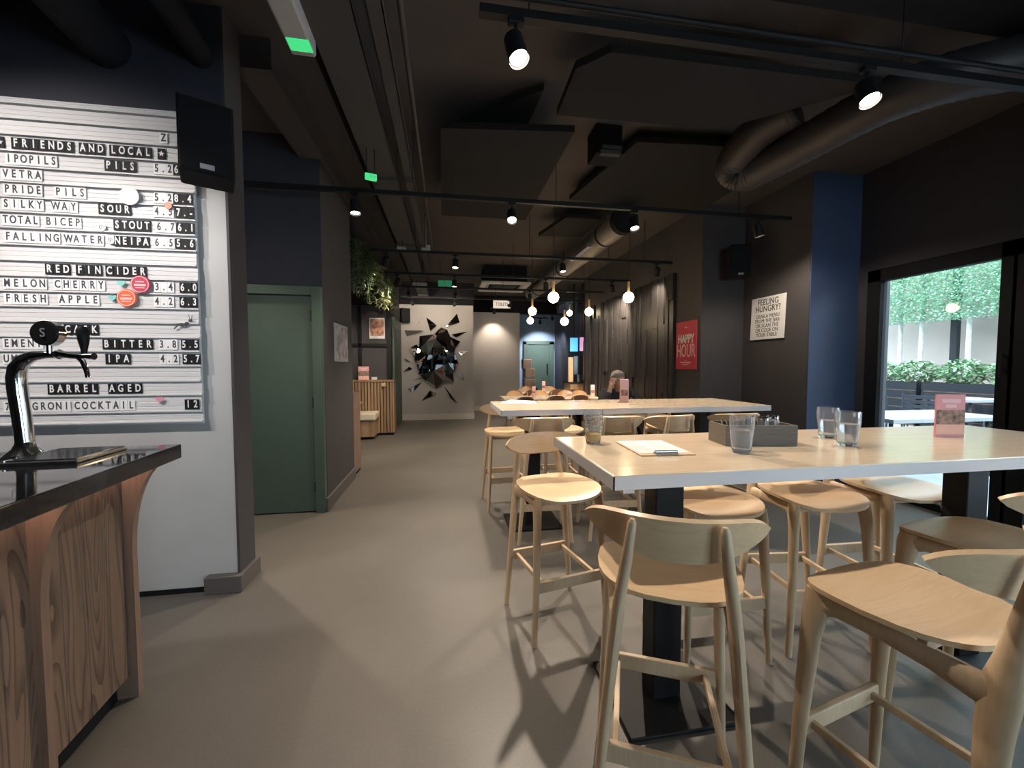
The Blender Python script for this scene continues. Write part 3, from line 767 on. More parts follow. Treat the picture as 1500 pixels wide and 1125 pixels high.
for fi, f in enumerate(res[2]):
    a = [Vector(vs3[i]) for i in f]
    nn = (a[1] - a[0]).cross(a[2] - a[0]).normalized()
    if nn.y > 0: nn = -nn
    cen = sum(a, Vector()) / len(a)
    if 1.22 < cen.z < 1.72 and -0.72 < cen.x < 0.25:
        want = Vector((0.245 + 0.02 * ((fi * 5) % 3 - 1), -0.965, 0.03 * ((fi * 3) % 4 - 2))).normalized()
        rot = nn.rotation_difference(want).to_matrix()
        a = [cen + rot @ (p - cen) for p in a]
        nn = want
    q = [cen + (p - cen) * 0.988 for p in a]
    k = len(q)
    vs = q + [p - nn * 0.008 for p in q]
    fs = [tuple(range(k)), tuple(range(k, 2 * k))[::-1]] + [(j, (j + 1) % k, k + (j + 1) % k, k + j) for j in range(k)]
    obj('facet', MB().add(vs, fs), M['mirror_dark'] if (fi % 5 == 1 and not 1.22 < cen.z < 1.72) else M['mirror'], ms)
obj('backing', MB().prism([(x * 0.86 - 0.04, z * 0.86 + 0.22) for x, z in P2], 10.47, 10.498, 1), M['matte_black'], ms)

# ------------------------------------------------------------------ timber cladding on the right wall
rnd = random.Random(11)
cl = MB()
y = 5.50
while y < 9.45:
    wd = rnd.choice([0.06, 0.08, 0.10, 0.12, 0.15])
    z = 0.0
    first = True
    while z < 2.74:
        hh = rnd.uniform(0.8, 2.6)
        z1 = min(2.74, z + hh)
        if 2.74 - z1 < 0.25: z1 = 2.74
        dpt = rnd.choice([0.018, 0.026, 0.036, 0.046, 0.058])
        cl.bbox(3.33 - dpt, 3.329, y, min(9.46, y + wd - 0.004), z + 0.002, z1 - 0.002, 0.003, 1)
        z = z1
    y += wd
tag(obj('timber_cladding', cl, M['cladding']), 'charred black timber cladding of staggered upright boards on the right wall', 'wall cladding')

# ------------------------------------------------------------------ bar stools
def make_stool():
    t = thing('bar_stool', '', 'bar stool', (0, 0, 0))
    # seat: dished plywood on a rounded-square outline
    NU, NV = 28, 8
    mb = MB()
    def outl(a):
        c, s = math.cos(a), math.sin(a)
        e = 2 / 2.9
        x = 0.218 * abs(c) ** e * (1 if c > 0 else -1)
        y_ = 0.205 * abs(s) ** e * (1 if s > 0 else -1)
        return x * (1 - 0.08 * (y_ < 0) * (-y_) / 0.205), y_ + 0.02
    def hz(x, y_):
        u = x / 0.22; v = (y_ - 0.02) / 0.205
        return 0.742 + 0.016 * u * u + (0.014 * v * v if v < 0 else -0.016 * v ** 3)
    top = [(0, 0.02, hz(0, 0.02))]
    for j in range(1, NV + 1):
        for i in range(NU):
            x, y_ = outl(2 * PI * i / NU)
            k = j / NV
            X, Y = x * k, 0.02 + (y_ - 0.02) * k
            top.append((X, Y, hz(X, Y) - (0.003 if j == NV else 0)))
    th = 0.014
    N = len(top)
    bot = [(x, y_, z - th) for x, y_, z in top]
    fs = []
    for i in range(NU):
        i2 = (i + 1) % NU
        fs.append((0, 1 + i, 1 + i2)); fs.append((N, N + 1 + i2, N + 1 + i))
        for j in range(1, NV):
            a = 1 + (j - 1) * NU
            fs.append((a + i, a + NU + i, a + NU + i2, a + i2))
            fs.append((N + a + i2, N + a + NU + i2, N + a + NU + i, N + a + i))
        a = 1 + (NV - 1) * NU
        fs.append((a + i, N + a + i, N + a + i2, a + i2))
    mb.add(top + bot, fs, True)
    obj('seat', mb, M['oak'], t)
    # backrest: long pointed ply shell bowed round the sitter
    def back(i, j):
        u = -1 + 2 * i / 32
        v = j / 6
        uu = abs(u)
        zt = 0.995 - 0.008 * uu ** 2 - 0.028 * uu ** 8
        depth = 0.116 * (1 - uu ** 2.5) ** 0.72 + 0.004
        z = zt - depth * (1 - v)
        x = 0.258 * u * (1 - 0.04 * uu ** 2)
        y_ = -0.222 + 0.115 * uu ** 2 + 0.012 * (0.93 - z) / 0.07
        dx = 0.258; dy = 0.23 * u
        return (x, y_, z), (-dy, dx, 0.15)
    obj('backrest', MB().shell(back, 33, 7, 0.014), M['oak'], t)
    for s in (-1, 1):
        # rear leg and post are one bent piece
        obj('rear_leg', MB().tube([(s * 0.212, -0.205, 0.0), (s * 0.183, -0.203, 0.35), (s * 0.160, -0.204, 0.60), (s * 0.151, -0.208, 0.69), (s * 0.143, -0.217, 0.76), (s * 0.125, -0.232, 0.88), (s * 0.113, -0.242, 0.978), (s * 0.112, -0.242, 0.990)],
            [(0.015, 0.013), (0.022, 0.017), (0.032, 0.018), (0.036, 0.018), (0.026, 0.017), (0.020, 0.015), (0.014, 0.012), (0.006, 0.006)], 14, up=(0, 1, 0)), M['oak_leg'], t)
        obj('front_leg', MB().tube([(s * 0.212, 0.185, 0.0), (s * 0.196, 0.174, 0.35), (s * 0.186, 0.160, 0.60), (s * 0.181, 0.150, 0.69), (s * 0.179, 0.148, 0.730)],
            [(0.015, 0.013), (0.022, 0.017), (0.029, 0.018), (0.038, 0.018), (0.032, 0.015)], 14, up=(0, 1, 0)), M['oak_leg'], t)
        obj('side_rail', MB().tube([(s * 0.180, 0.15, 0.690), (s * 0.178, 0.10, 0.702), (s * 0.172, 0.0, 0.700), (s * 0.162, -0.10, 0.688), (s * 0.152, -0.205, 0.672)],
            [(0.036, 0.016), (0.027, 0.016), (0.025, 0.016), (0.027, 0.016), (0.042, 0.016)], 12, up=(0, 0, 1)), M['oak_leg'], t)
        obj('side_stretcher', MB().bbox(s * 0.150 - 0.009, s * 0.150 + 0.009, -0.20, 0.175, 0.278, 0.302, 0.003), M['oak_leg'], t)
        obj('foot_pad', MB().lathe([(0.012, 0.0), (0.013, 0.008)], 10, s * 0.212, 0.185), M['black'], t)
        obj('foot_pad', MB().lathe([(0.012, 0.0), (0.013, 0.008)], 10, s * 0.212, -0.205), M['black'], t)
    obj('front_stretcher', MB().bbox(-0.19, 0.19, 0.166, 0.186, 0.262, 0.318, 0.004), M['oak_leg'], t)
    obj('rear_stretcher', MB().bbox(-0.185, 0.185, -0.212, -0.192, 0.262, 0.318, 0.004), M['oak_leg'], t)
    obj('front_seat_rail', MB().bbox(-0.18, 0.18, 0.12, 0.14, 0.685, 0.722, 0.003), M['oak_leg'], t)
    obj('rear_seat_rail', MB().bbox(-0.16, 0.16, -0.09, -0.07, 0.695, 0.722, 0.003), M['oak_leg'], t)
    return t
STOOLS = [
    (0.69, 1.165, -25, 'pale wooden bar stool at the front table\'s near left end, seen from behind'),
    (1.29, 0.90, 12, 'wooden bar stool in the right foreground, its seat nearest the camera'),
    (2.02, 1.19, 10, 'bar stool with a dark glossy seat under the near side of the front high table'),
    (2.66, 1.10, 3, 'bar stool at the right frame edge, at the near right end of the front table'),
    (0.585, 2.125, 192.5, 'wooden bar stool facing the camera at the far left corner of the front table'),
    (1.27, 1.80, 180, 'bar stool pushed under the front table, just right of its left black leg'),
    (1.84, 1.80, 174, 'bar stool under the front table below the two water glasses'),
    (2.40, 1.84, 178, 'bar stool under the front table\'s far side, nearest the glazed door'),
    (0.76, 3.22, -2, 'bar stool at the left of the second table\'s near side, behind the beer glass'),
    (1.34, 3.20, -4, 'second bar stool from the left on the second table\'s near side'),
    (1.80, 3.18, 8, 'third bar stool from the left on the second table\'s near side'),
    (2.42, 3.20, 0, 'bar stool at the right of the second table\'s near side, behind the wooden caddy'),
    (0.58, 3.98, 184, 'bar stool at the left of the second table\'s far side'),
    (1.16, 4.02, 178, 'second bar stool from the left on the second table\'s far side'),
    (1.72, 4.00, 182, 'third bar stool from the left on the second table\'s far side'),
    (2.34, 4.00, 175, 'bar stool at the right of the second table\'s far side'),
]
proto = None
for i, (x, y, a, lab) in enumerate(STOOLS):
    grp = 'bar stools round the %s high table' % ('front' if i < 8 else 'second')
    if proto is None:
        proto = make_stool()
        proto.location = (x, y, 0); proto.rotation_euler.z = R(a); proto['label'] = lab; proto['group'] = grp
    else:
        dup(proto, (x, y, 0), R(a), lab, grp)

# ------------------------------------------------------------------ high tables
def high_table(x0, x1, y0, y1, legs, label):
    t = thing('high_table', label, 'table', ((x0 + x1) / 2, (y0 + y1) / 2, 0))
    hx, hy = (x1 - x0) / 2, (y1 - y0) / 2
    obj('tabletop', MB().bbox(-hx + 0.002, hx - 0.002, -hy + 0.002, hy - 0.002, 1.006, 1.05, 0.003), M['ash'], t)
    obj('edge_band', MB().box(-hx, hx, -hy, -hy + 0.004, 1.004, 1.047).box(-hx, hx, hy - 0.004, hy, 1.004, 1.047).box(-hx, -hx + 0.004, -hy, hy, 1.004, 1.047).box(hx - 0.004, hx, -hy, hy, 1.004, 1.047), M['ash_edge'], t)
    for lx in legs:
        x = lx - (x0 + x1) / 2
        lg = obj('pedestal', MB().bbox(x - 0.062, x + 0.062, -0.05, 0.05, 0.015, 0.99, 0.006), M['black'], t)
        obj('base_plate', MB().bbox(x - 0.23, x + 0.23, -0.20, 0.20, 0.0, 0.016, 0.004), M['black'], lg)
        obj('top_plate', MB().box(x - 0.16, x + 0.16, -0.2, 0.2, 0.988, 1.006), M['black'], lg)
    obj('corner_glide', MB().box(-hx + 0.06, -hx + 0.10, -hy + 0.06, -hy + 0.1, 0.972, 1.006), M['plastic_white'], t)
    return t
high_table(0.515, 2.97, 1.185, 1.89, (0.89, 2.45), 'long pale wood high table in the foreground with drinks on it')
high_table(0.41, 2.77, 3.07, 3.86, (0.74, 2.38), 'long pale wood high table, second from the camera')

# ------------------------------------------------------------------ things on the front table
TZ = 1.051
def pint(loc, label, fill, fmat, foam=False, name='pint_glass', r0=0.031, r1=0.042, h=0.15):
    t = thing(name, label, 'glass', loc, 0)
    th = 0.0028
    def rad(z): return r0 + (r1 - r0) * min(1, z / (h * 0.75)) + (0.001 * math.sin(z / h * PI))
    outer = [(r0 * 0.3, 0.0), (r0 - 0.002, 0.0), (r0, 0.003)] + [(rad(h * k / 10), h * k / 10) for k in range(1, 11)]
    inner = [(rad(h * k / 10) - th, h * k / 10) for k in range(10, 0, -1)] + [(r0 - th - 0.001, 0.010), (0.0008, 0.009)]
    prof = [(0.0008, 0.0)] + outer[1:] + inner
    obj('glass_body', MB().lathe(prof, 28), M['glass'], t)
    fz = h * fill
    lq = [(0.0008, 0.0105)] + [(r0 - th - 0.0014, 0.011)] + [(rad(0.012 + (fz - 0.012) * k / 5) - th - 0.0006, 0.012 + (fz - 0.012) * k / 5) for k in range(1, 6)] + [(0.0008, fz)]
    l = obj('drink', MB().lathe(lq, 24), fmat, t)
    l['label'] = 'golden lager' if fmat is M['beer'] else 'clear water'
    if foam:
        fm = MB()
        rr = random.Random(3)
        for k in range(90):
            a = rr.uniform(0, 2 * PI); z = rr.uniform(fz + 0.006, h * 0.85)
            q = rad(z) - th - 0.0015
            fm.sphere((q * math.cos(a), q * math.sin(a), z), rr.uniform(0.002, 0.0055), 6, 4, (1, 1, 0.8))
        o = obj('foam_lacing', fm, M['foam'], t)
    return t
pint((0.64, 1.70, TZ), 'tall pint glass with a little lager left, at the left end of the front table', 0.30, M['beer'], True)
pint((1.155, 1.425, TZ), 'water glass in front of the wooden caddy on the front table', 0.62, M['water'], h=0.148, r0=0.033, r1=0.045)
pint((1.80, 1.655, TZ), 'left and farther of the two paired water glasses on the front table', 0.58, M['water'], h=0.146, r0=0.033, r1=0.043)
pint((1.705, 1.475, TZ), 'right and nearer of the two paired water glasses on the front table', 0.64, M['water'], h=0.148, r0=0.033, r1=0.045)

cb = thing('clipboard', 'wooden clipboard with a printed sheet lying on the front table', 'clipboard', (0.845, 1.565, TZ), R(-4))
obj('board', MB().bbox(-0.105, 0.115, -0.145, 0.145, 0, 0.004, 0.0015), M['oak'], cb)
sh_ = obj('sheet', MB().box(-0.098, 0.105, -0.118, 0.135, 0.0045, 0.0055), M['paper'], cb)
ln = MB()
rr = random.Random(2)
for k in range(15):
    for c0, c1 in ((-0.085, -0.005), (0.01, 0.09)):
        ln.box(c0, c0 + (c1 - c0) * rr.uniform(0.55, 1), -0.10 + k * 0.014, -0.0965 + k * 0.014, 0.0055, 0.0058)
obj('print', ln, M['grey_ink'], sh_)
obj('clip', MB().bbox(-0.045, 0.045, -0.146, -0.118, 0.0055, 0.010, 0.002).tube([(-0.045, -0.135, 0.014), (0.045, -0.135, 0.014)], 0.006, 10), M['steel'], cb)

cy = thing('wooden_caddy', 'dark wooden box of cutlery and condiments on the front table', 'caddy', (1.345, 1.60, TZ), R(-9))
hx, hy, hh = 0.155, 0.075, 0.088
obj('box', MB().box(-hx, hx, -hy, -hy + 0.01, 0, hh).box(-hx, hx, hy - 0.01, hy, 0, hh).box(-hx, -hx + 0.01, -hy + 0.01, hy - 0.01, 0, hh).box(hx - 0.01, hx, -hy + 0.01, hy - 0.01, 0, hh).box(-hx + 0.01, hx - 0.01, -hy + 0.01, hy - 0.01, 0, 0.008), M['crate'], cy)
def jar(x, y, label, r=0.024, h=0.11):
    p = Matrix.Rotation(R(-9), 4, 'Z') @ Vector((x, y, 0.009))
    t = thing('condiment_shaker', label, 'shaker', (1.345 + p.x, 1.60 + p.y, TZ + p.z))
    obj('body', MB().lathe([(0.0008, 0), (r, 0), (r, h * 0.8), (r * 0.9, h * 0.86)] + [(r * 0.82, h * 0.86), (r - 0.003, h * 0.78), (r - 0.003, 0.004), (0.0008, 0.004)], 18), M['glass'], t)
    obj('cap', MB().lathe([(r * 0.95, h * 0.86), (r * 0.95, h * 0.95), (r * 0.7, h), (0.001, h)], 18), M['chrome'], t)
jar(0.045, -0.01, 'left glass shaker with a chrome cap in the wooden caddy')
jar(0.10, 0.01, 'right glass shaker with a chrome cap in the wooden caddy', 0.026, 0.115)
ct = MB()
rr = random.Random(8)
for k in range(9):
    x = -0.13 + k * 0.016
    ct.tube([(x, -0.03 + rr.uniform(-0.02, 0.02), 0.02), (x + 0.01, 0.01 + rr.uniform(-0.02, 0.02), 0.098)], [0.003, 0.005], 6)
p = Matrix.Rotation(R(-9), 4, 'Z') @ Vector((0, 0, 0))
co = tag(obj('cutlery_bundle', ct, M['black'], None, (1.345, 1.60, TZ), R(-9)), 'bundle of black cutlery handles in the wooden caddy', 'cutlery')
co['kind'] = 'stuff'
nb = thing('bottle', 'small dark sauce bottle leaning in the wooden caddy, left of the shakers', 'bottle', (1.345 + 0.0, 1.60 + 0.02, TZ + 0.009))
obj('body', MB().lathe([(0.001, 0), (0.02, 0), (0.02, 0.07), (0.009, 0.09), (0.009, 0.105), (0.001, 0.105)], 14), M['screen'], nb)

def menu_card(loc, rz, w_, h_, label, kind=0, d_=0.05, group=None):
    t = thing('menu_card', label, 'menu card', loc, rz)
    if group: t['group'] = group
    if kind == 0:
        obj('card', MB().prism([(-d_ / 2, 0), (d_ / 2, 0), (0.004, h_), (-0.004, h_)], -w_ / 2, w_ / 2, 0), M['pink'], t)
        sl = (d_ / 2 - 0.004) / h_
        def face(x0, x1, z0, z1, off=0.0012):
            return [(x0, -d_ / 2 + sl * z0 - off, z0), (x1, -d_ / 2 + sl * z0 - off, z0), (x1, -d_ / 2 + sl * z1 - off, z1), (x0, -d_ / 2 + sl * z1 - off, z1)]
        m1 = MB().add(face(-w_ / 2, w_ / 2, h_ * 0.30, h_ * 0.64), [(0, 1, 2, 3)])
        obj('picture', m1, M['food'], t)
        m2 = MB().add(face(-w_ / 2, w_ / 2, h_ * 0.06, h_ * 0.29), [(0, 1, 2, 3)])
        obj('lower_panel', m2, M['peach'], t)
        m3 = MB().add(face(-w_ * 0.33, w_ * 0.33, h_ * 0.80, h_ * 0.90, 0.0016), [(0, 1, 2, 3)]).add(face(-w_ * 0.2, w_ * 0.2, h_ * 0.69, h_ * 0.77, 0.0016), [(0, 1, 2, 3)])
        obj('heading_band', m3, M['pale_pink'], t)
    else:
        # three sided upright card holder
        obj('card', MB().bbox(-w_ / 2, w_ / 2, -d_ / 2, d_ / 2, 0, h_, 0.001, 1), M['pale_pink'], t)
        obj('picture', MB().box(-w_ / 2 + 0.004, w_ / 2 - 0.004, -d_ / 2 - 0.0015, -d_ / 2, h_ * 0.28, h_ * 0.55), M['food'], t)
        obj('side_print', MB().box(w_ / 2, w_ / 2 + 0.0015, -d_ / 2 + 0.004, d_ / 2 - 0.004, h_ * 0.06, h_ * 0.96), M['lilac'], t)
        obj('lower_panel', MB().box(-w_ / 2 + 0.004, w_ / 2 - 0.004, -d_ / 2 - 0.0015, -d_ / 2, h_ * 0.04, h_ * 0.25), M['peach'], t)
    return t
menu_card((2.395, 1.575, TZ), R(-14), 0.128, 0.205, 'pink menu card with a food picture standing on the front table', 0, 0.009)
menu_card((1.65, 3.58, TZ), R(-20), 0.075, 0.215, 'tall pink and lilac menu card standing on the second table before the seated person', 1, 0.075)
t = thing('paper_menu', 'white paper menus lying at the left end of the second table', 'menu', (0.70, 3.68, TZ), R(-12))
obj('sheet', MB().box(-0.20, 0.12, -0.12, 0.10, 0, 0.002), M['paper'], t)
obj('top_sheet', MB().add([(-0.19, -0.02, 0.0025), (0.02, -0.08, 0.0025), (0.09, 0.12, 0.005), (-0.13, 0.16, 0.012)], [(0, 1, 2, 3)]).add([(-0.19, -0.02, 0.004), (0.02, -0.08, 0.004), (0.09, 0.12, 0.0065), (-0.13, 0.16, 0.0135)], [(3, 2, 1, 0)]), M['paper'], t)

# ------------------------------------------------------------------ low dining tables and chairs
def low_table(x0, x1, y0, y1, label, legs):
    t = thing('dining_table', label, 'table', ((x0 + x1) / 2, (y0 + y1) / 2, 0))
    hx, hy = (x1 - x0) / 2, (y1 - y0) / 2
    obj('tabletop', MB().bbox(-hx, hx, -hy, hy, 0.715, 0.75, 0.003), M['ash'], t)
    for x in legs:
        lg = obj('pedestal', MB().bbox(x - 0.05, x + 0.05, -0.05, 0.05, 0.015, 0.715, 0.005), M['black'], t)
        obj('base_plate', MB().bbox(x - 0.22, x + 0.22, -0.22, 0.22, 0, 0.016, 0.003), M['black'], lg)
    return t
low_table(1.08, 3.10, 7.63, 8.40, 'low wooden dining table behind the second high table, left end showing', (-0.6, 0.6))
low_table(1.78, 3.55, 9.55, 10.35, 'farthest low wooden dining table, beyond the other dining table', (-0.5, 0.5))
low_table(1.85, 2.85, 4.62, 5.22, 'small dining table at which the person sits, behind the second high table', (0.0,))

def make_chair(seatm, name='dining_chair'):
    t = thing(name, '', 'chair', (0, 0, 0))
    obj('seat', MB().bbox(-0.205, 0.205, -0.19, 0.22, 0.435, 0.455, 0.009, 3), seatm, t)
    def back(i, j):
        u = -1 + 2 * i / 16; v = j / 6
        hw = 0.205 * (1 - 0.28 * max(0, (v - 0.45) / 0.55) ** 2.2)
        x = hw * u
        z = 0.60 + 0.215 * v - 0.035 * abs(u) ** 3 * v
        return (x, -0.215 - 0.03 * v + 0.05 * u * u, z), (-0.5 * u, 1, 0.12)
    obj('backrest', MB().shell(back, 17, 7, 0.012), seatm, t)
    for s in (-1, 1):
        obj('leg', MB().tube([(s * 0.19, 0.19, 0), (s * 0.17, 0.16, 0.437)], [0.012, 0.017], 10), M['oak_leg'], t)
        obj('leg', MB().tube([(s * 0.195, -0.23, 0), (s * 0.175, -0.185, 0.44), (s * 0.16, -0.215, 0.62), (s * 0.15, -0.24, 0.76)], [0.012, 0.018, 0.014, 0.010], 10), M['oak_leg'], t)
    return t
CH = [(1.43, 7.50, 0, 0, 'chair darkened as unlit, backing the camera, leftmost at the nearer dining table'),
      (2.05, 7.66, 3, 0, 'chair darkened as unlit, backing the camera, middle at the nearer dining table'),
      (2.58, 7.74, -2, 0, 'chair darkened as unlit, backing the camera, right at the nearer dining table'),
      (1.52, 8.85, 180, 1, 'honey wood chair facing the camera, leftmost beyond the nearer dining table'),
      (2.08, 8.80, 178, 1, 'honey wood chair facing the camera, second from left beyond the nearer dining table'),
      (2.70, 8.72, 183, 1, 'honey wood chair facing the camera, third from left beyond the nearer dining table'),
      (3.00, 8.70, 181, 1, 'honey wood chair facing the camera, rightmost beyond the nearer dining table'),
      (2.02, 9.60, 2, 0, 'chair darkened as unlit, backing the camera, leftmost at the farthest dining table'),
      (2.62, 9.62, 0, 0, 'chair darkened as unlit, backing the camera, middle at the farthest dining table'),
      (3.02, 9.62, -3, 0, 'chair darkened as unlit, backing the camera, right at the farthest dining table'),
      (2.12, 10.62, 180, 1, 'honey wood chair facing the camera, leftmost beyond the farthest dining table'),
      (2.78, 10.58, 182, 1, 'honey wood chair facing the camera, middle beyond the farthest dining table'),
      (3.45, 10.62, 178, 1, 'honey wood chair facing the camera, rightmost beyond the farthest dining table'),
      (2.36, 5.52, 180, 1, 'honey wood chair under the seated person')]
pr = {}
for x, y, a, kk, lab in CH:
    g = 'dining chairs round the low tables'
    if kk not in pr:
        pr[kk] = make_chair(M['chair_wood'] if kk else M['chair_wood_unlit'])
        o = pr[kk]; o.location = (x, y, 0); o.rotation_euler.z = R(a); o['label'] = lab; o['group'] = g
    else:
        dup(pr[kk], (x, y, 0), R(a), lab, g)
LZ = 0.751
menu_card((1.75, 8.05, LZ), R(-15), 0.07, 0.21, 'pink menu card at the left of the nearer dining table', 1, 0.07)
menu_card((3.02, 8.08, LZ), R(-15), 0.08, 0.23, 'pink menu card at the right of the nearer dining table', 1, 0.08)
menu_card((2.42, 9.95, LZ), R(-15), 0.08, 0.24, 'pink menu card on the farthest dining table', 1, 0.08)
menu_card((2.46, 7.92, LZ), R(-10), 0.10, 0.10, 'small pink card in the middle of the nearer dining table', 1, 0.08)
for x, y, lab in ((1.70, 7.86, 'pink tumbler beside the left menu card on the nearer dining table'), (3.16, 7.9, 'pink tumbler beside the right menu card on the nearer dining table')):
    t = thing('tumbler', lab, 'glass', (x, y, LZ))
    obj('cup', MB().lathe([(0.001, 0), (0.028, 0), (0.035, 0.09), (0.032, 0.09), (0.026, 0.005), (0.001, 0.005)], 16), M['pale_pink'], t)

# ------------------------------------------------------------------ the seated person
def skin_mesh(name, verts, edges, radii, m, sub=2):
    me = bpy.data.meshes.new(name)
    me.from_pydata(verts, edges, [])
    o = bpy.data.objects.new(name, me)
    C.objects.link(o)
    md = o.modifiers.new('skin', 'SKIN')
    md.use_smooth_shade = True
    for i, r in enumerate(radii):
        sv = me.skin_vertices[0].data[i]
        sv.radius = (r, r) if not isinstance(r, tuple) else r
        sv.use_root = (i == 0)
    ss = o.modifiers.new('sub', 'SUBSURF'); ss.levels = sub; ss.render_levels = sub
    bpy.context.view_layer.update()
    dg = bpy.context.evaluated_depsgraph_get()
    out = bpy.data.meshes.new_from_object(o.evaluated_get(dg))
    bpy.data.objects.remove(o); bpy.data.meshes.remove(me)
    out.name = name
    for p_ in out.polygons: p_.use_smooth = True
    out.materials.clear(); out.materials.append(m)
    return out
PX, PY = 2.36, 5.44
pe = thing('person', 'seated person in a dark navy jacket leaning head on hand behind the second table', 'person', (PX, PY, 0))
V = []; E_ = []; RA = []
def chain(pts, start=None):
    prev = start
    ids = []
    for p_, r in pts:
        V.append(p_); RA.append(r)
        i = len(V) - 1
        if prev is not None: E_.append((prev, i))
        prev = i; ids.append(i)
    return ids
sp = chain([((0, 0.05, 0.52), (0.155, 0.12)), ((0, 0.03, 0.66), (0.15, 0.11)), ((0, -0.02, 0.82), (0.16, 0.115)), ((-0.005, -0.09, 0.97), (0.15, 0.10)), ((-0.01, -0.14, 1.045), (0.075, 0.065)), ((-0.025, -0.19, 1.11), 0.056),
            ((-0.045, -0.24, 1.17), 0.080), ((-0.062, -0.255, 1.235), 0.088), ((-0.072, -0.235, 1.285), 0.060)])
# right arm (image left): elbow on the table, hand to the temple
ra = chain([((-0.175, -0.09, 1.00), 0.070), ((-0.25, -0.19, 0.89), 0.056), ((-0.30, -0.33, 0.795), 0.047), ((-0.255, -0.335, 0.93), 0.044), ((-0.205, -0.325, 1.06), 0.032), ((-0.185, -0.32, 1.12), (0.034, 0.022))], sp[3])
for k, (dx, dy, r) in enumerate(((-0.012, 0.03, 0.0095), (0.0, 0.01, 0.0095), (0.012, -0.012, 0.0095), (0.02, -0.032, 0.009))):
    chain([((-0.178 + dx, -0.315 + dy, 1.165), r), ((-0.160 + dx, -0.308 + dy, 1.205), r), ((-0.135 + dx, -0.300 + dy, 1.232 - k * 0.004), r * 0.85)], ra[-1])
chain([((-0.165, -0.35, 1.14), 0.011), ((-0.140, -0.352, 1.165), 0.010)], ra[-1])
# left arm (image right): forearm along the table
la = chain([((0.18, -0.07, 0.99), 0.070), ((0.27, -0.14, 0.885), 0.056), ((0.33, -0.25, 0.80), 0.047), ((0.21, -0.36, 0.795), 0.042), ((0.08, -0.42, 0.785), 0.030), ((0.03, -0.44, 0.78), (0.036, 0.018))], sp[3])
for k in range(4):
    chain([((0.0 - 0.012, -0.425 - k * 0.018, 0.778), 0.0092), ((-0.035, -0.425 - k * 0.019, 0.772), 0.0088), ((-0.06, -0.42 - k * 0.019, 0.765), 0.008)], la[-1])
chain([((0.03, -0.405, 0.79), 0.011), ((0.005, -0.385, 0.785), 0.009)], la[-1])
# legs
for s in (-1, 1):
    chain([((s * 0.10, -0.03, 0.52), 0.088), ((s * 0.13, -0.26, 0.53), 0.075), ((s * 0.14, -0.42, 0.50), 0.062), ((s * 0.14, -0.40, 0.28), 0.052), ((s * 0.14, -0.38, 0.09), 0.038), ((s * 0.145, -0.47, 0.045), (0.038, 0.032)), ((s * 0.15, -0.54, 0.035), (0.03, 0.024))], sp[0])
obj('body', skin_mesh('body', V, E_, RA, M['skin']), None, pe)
# clothing
V, E_, RA = [], [], []
sp = chain([((0, 0.05, 0.50), (0.175, 0.14)), ((0, 0.03, 0.66), (0.172, 0.132)), ((0, -0.02, 0.82), (0.183, 0.137)), ((-0.005, -0.085, 0.965), (0.172, 0.122)), ((-0.01, -0.13, 1.035), (0.088, 0.078)), ((-0.02, -0.165, 1.075), (0.07, 0.066))])
chain([((-0.18, -0.085, 1.00), 0.086), ((-0.255, -0.19, 0.89), 0.071), ((-0.305, -0.335, 0.802), 0.060), ((-0.26, -0.338, 0.93), 0.055), ((-0.213, -0.327, 1.045), 0.043)], sp[3])
chain([((0.195, -0.065, 1.01), 0.092), ((0.30, -0.14, 0.90), 0.075), ((0.335, -0.25, 0.808), 0.060), ((0.215, -0.362, 0.803), 0.053), ((0.10, -0.415, 0.795), 0.041)], sp[3])
obj('jacket', skin_mesh('jacket', V, E_, RA, M['jacket']), None, pe)
V, E_, RA = [], [], []
a0 = chain([((0, 0.05, 0.53), (0.17, 0.13)), ((0, 0.04, 0.60), (0.165, 0.125))])
for s in (-1, 1):
    chain([((s * 0.10, -0.03, 0.53), 0.105), ((s * 0.13, -0.26, 0.535), 0.09), ((s * 0.14, -0.425, 0.50), 0.076), ((s * 0.14, -0.40, 0.28), 0.064), ((s * 0.14, -0.38, 0.10), 0.055)], a0[0])
obj('trousers', skin_mesh('trousers', V, E_, RA, M['trousers']), None, pe)
# head detail: hair cap, nose, ears
hr = MB()
hc = Vector((-0.062, -0.245, 1.222))
ax = Vector((-0.10, -0.30, 0.95)).normalized()
rr = random.Random(4)
hm = MB().sphere((0, 0, 0), 1.0, 26, 16)
keep = []
for x, y, z in hm.v:
    keep.append(Vector((x, y, z)))
vs = []; 
for q in keep:
    r = 0.104 * (1 + 0.035 * math.sin(q.x * 9 + q.z * 7) * math.cos(q.y * 8) + rr.uniform(-0.01, 0.01))
    # pull the part in front of the brow and below the nape inside the skull
    facey = -q.y * 0.75 - q.z * 0.62
    if facey > 0.30: r *= 0.80
    if q.z < -0.45: r *= 0.80
    vs.append(hc + Vector((q.x * r * 0.93, q.y * r * 1.04, q.z * r * 0.98 + 0.008)))
h2 = MB().add(vs, hm.f, True)
obj('hair', h2, M['hair'], pe)
fc = Vector((-0.058, -0.325, 1.175))
obj('face', MB().sphere((-0.056, -0.278, 1.185), 0.074, 18, 12, (0.92, 0.9, 1.05)).tube([fc + Vector((0, 0.0, 0.02)), fc + Vector((0, -0.02, -0.008)), fc + Vector((0, -0.004, -0.016))], [0.008, 0.012, 0.008], 8)
    .sphere((-0.148, -0.235, 1.205), 0.02, 8, 6, (0.4, 0.8, 1.2)).sphere((0.030, -0.235, 1.205), 0.02, 8, 6, (0.4, 0.8, 1.2))
    .tube([fc + Vector((-0.022, 0.004, -0.045)), fc + Vector((0, -0.002, -0.046)), fc + Vector((0.022, 0.004, -0.045))], [0.004, 0.006, 0.004], 6), M['skin'], pe)
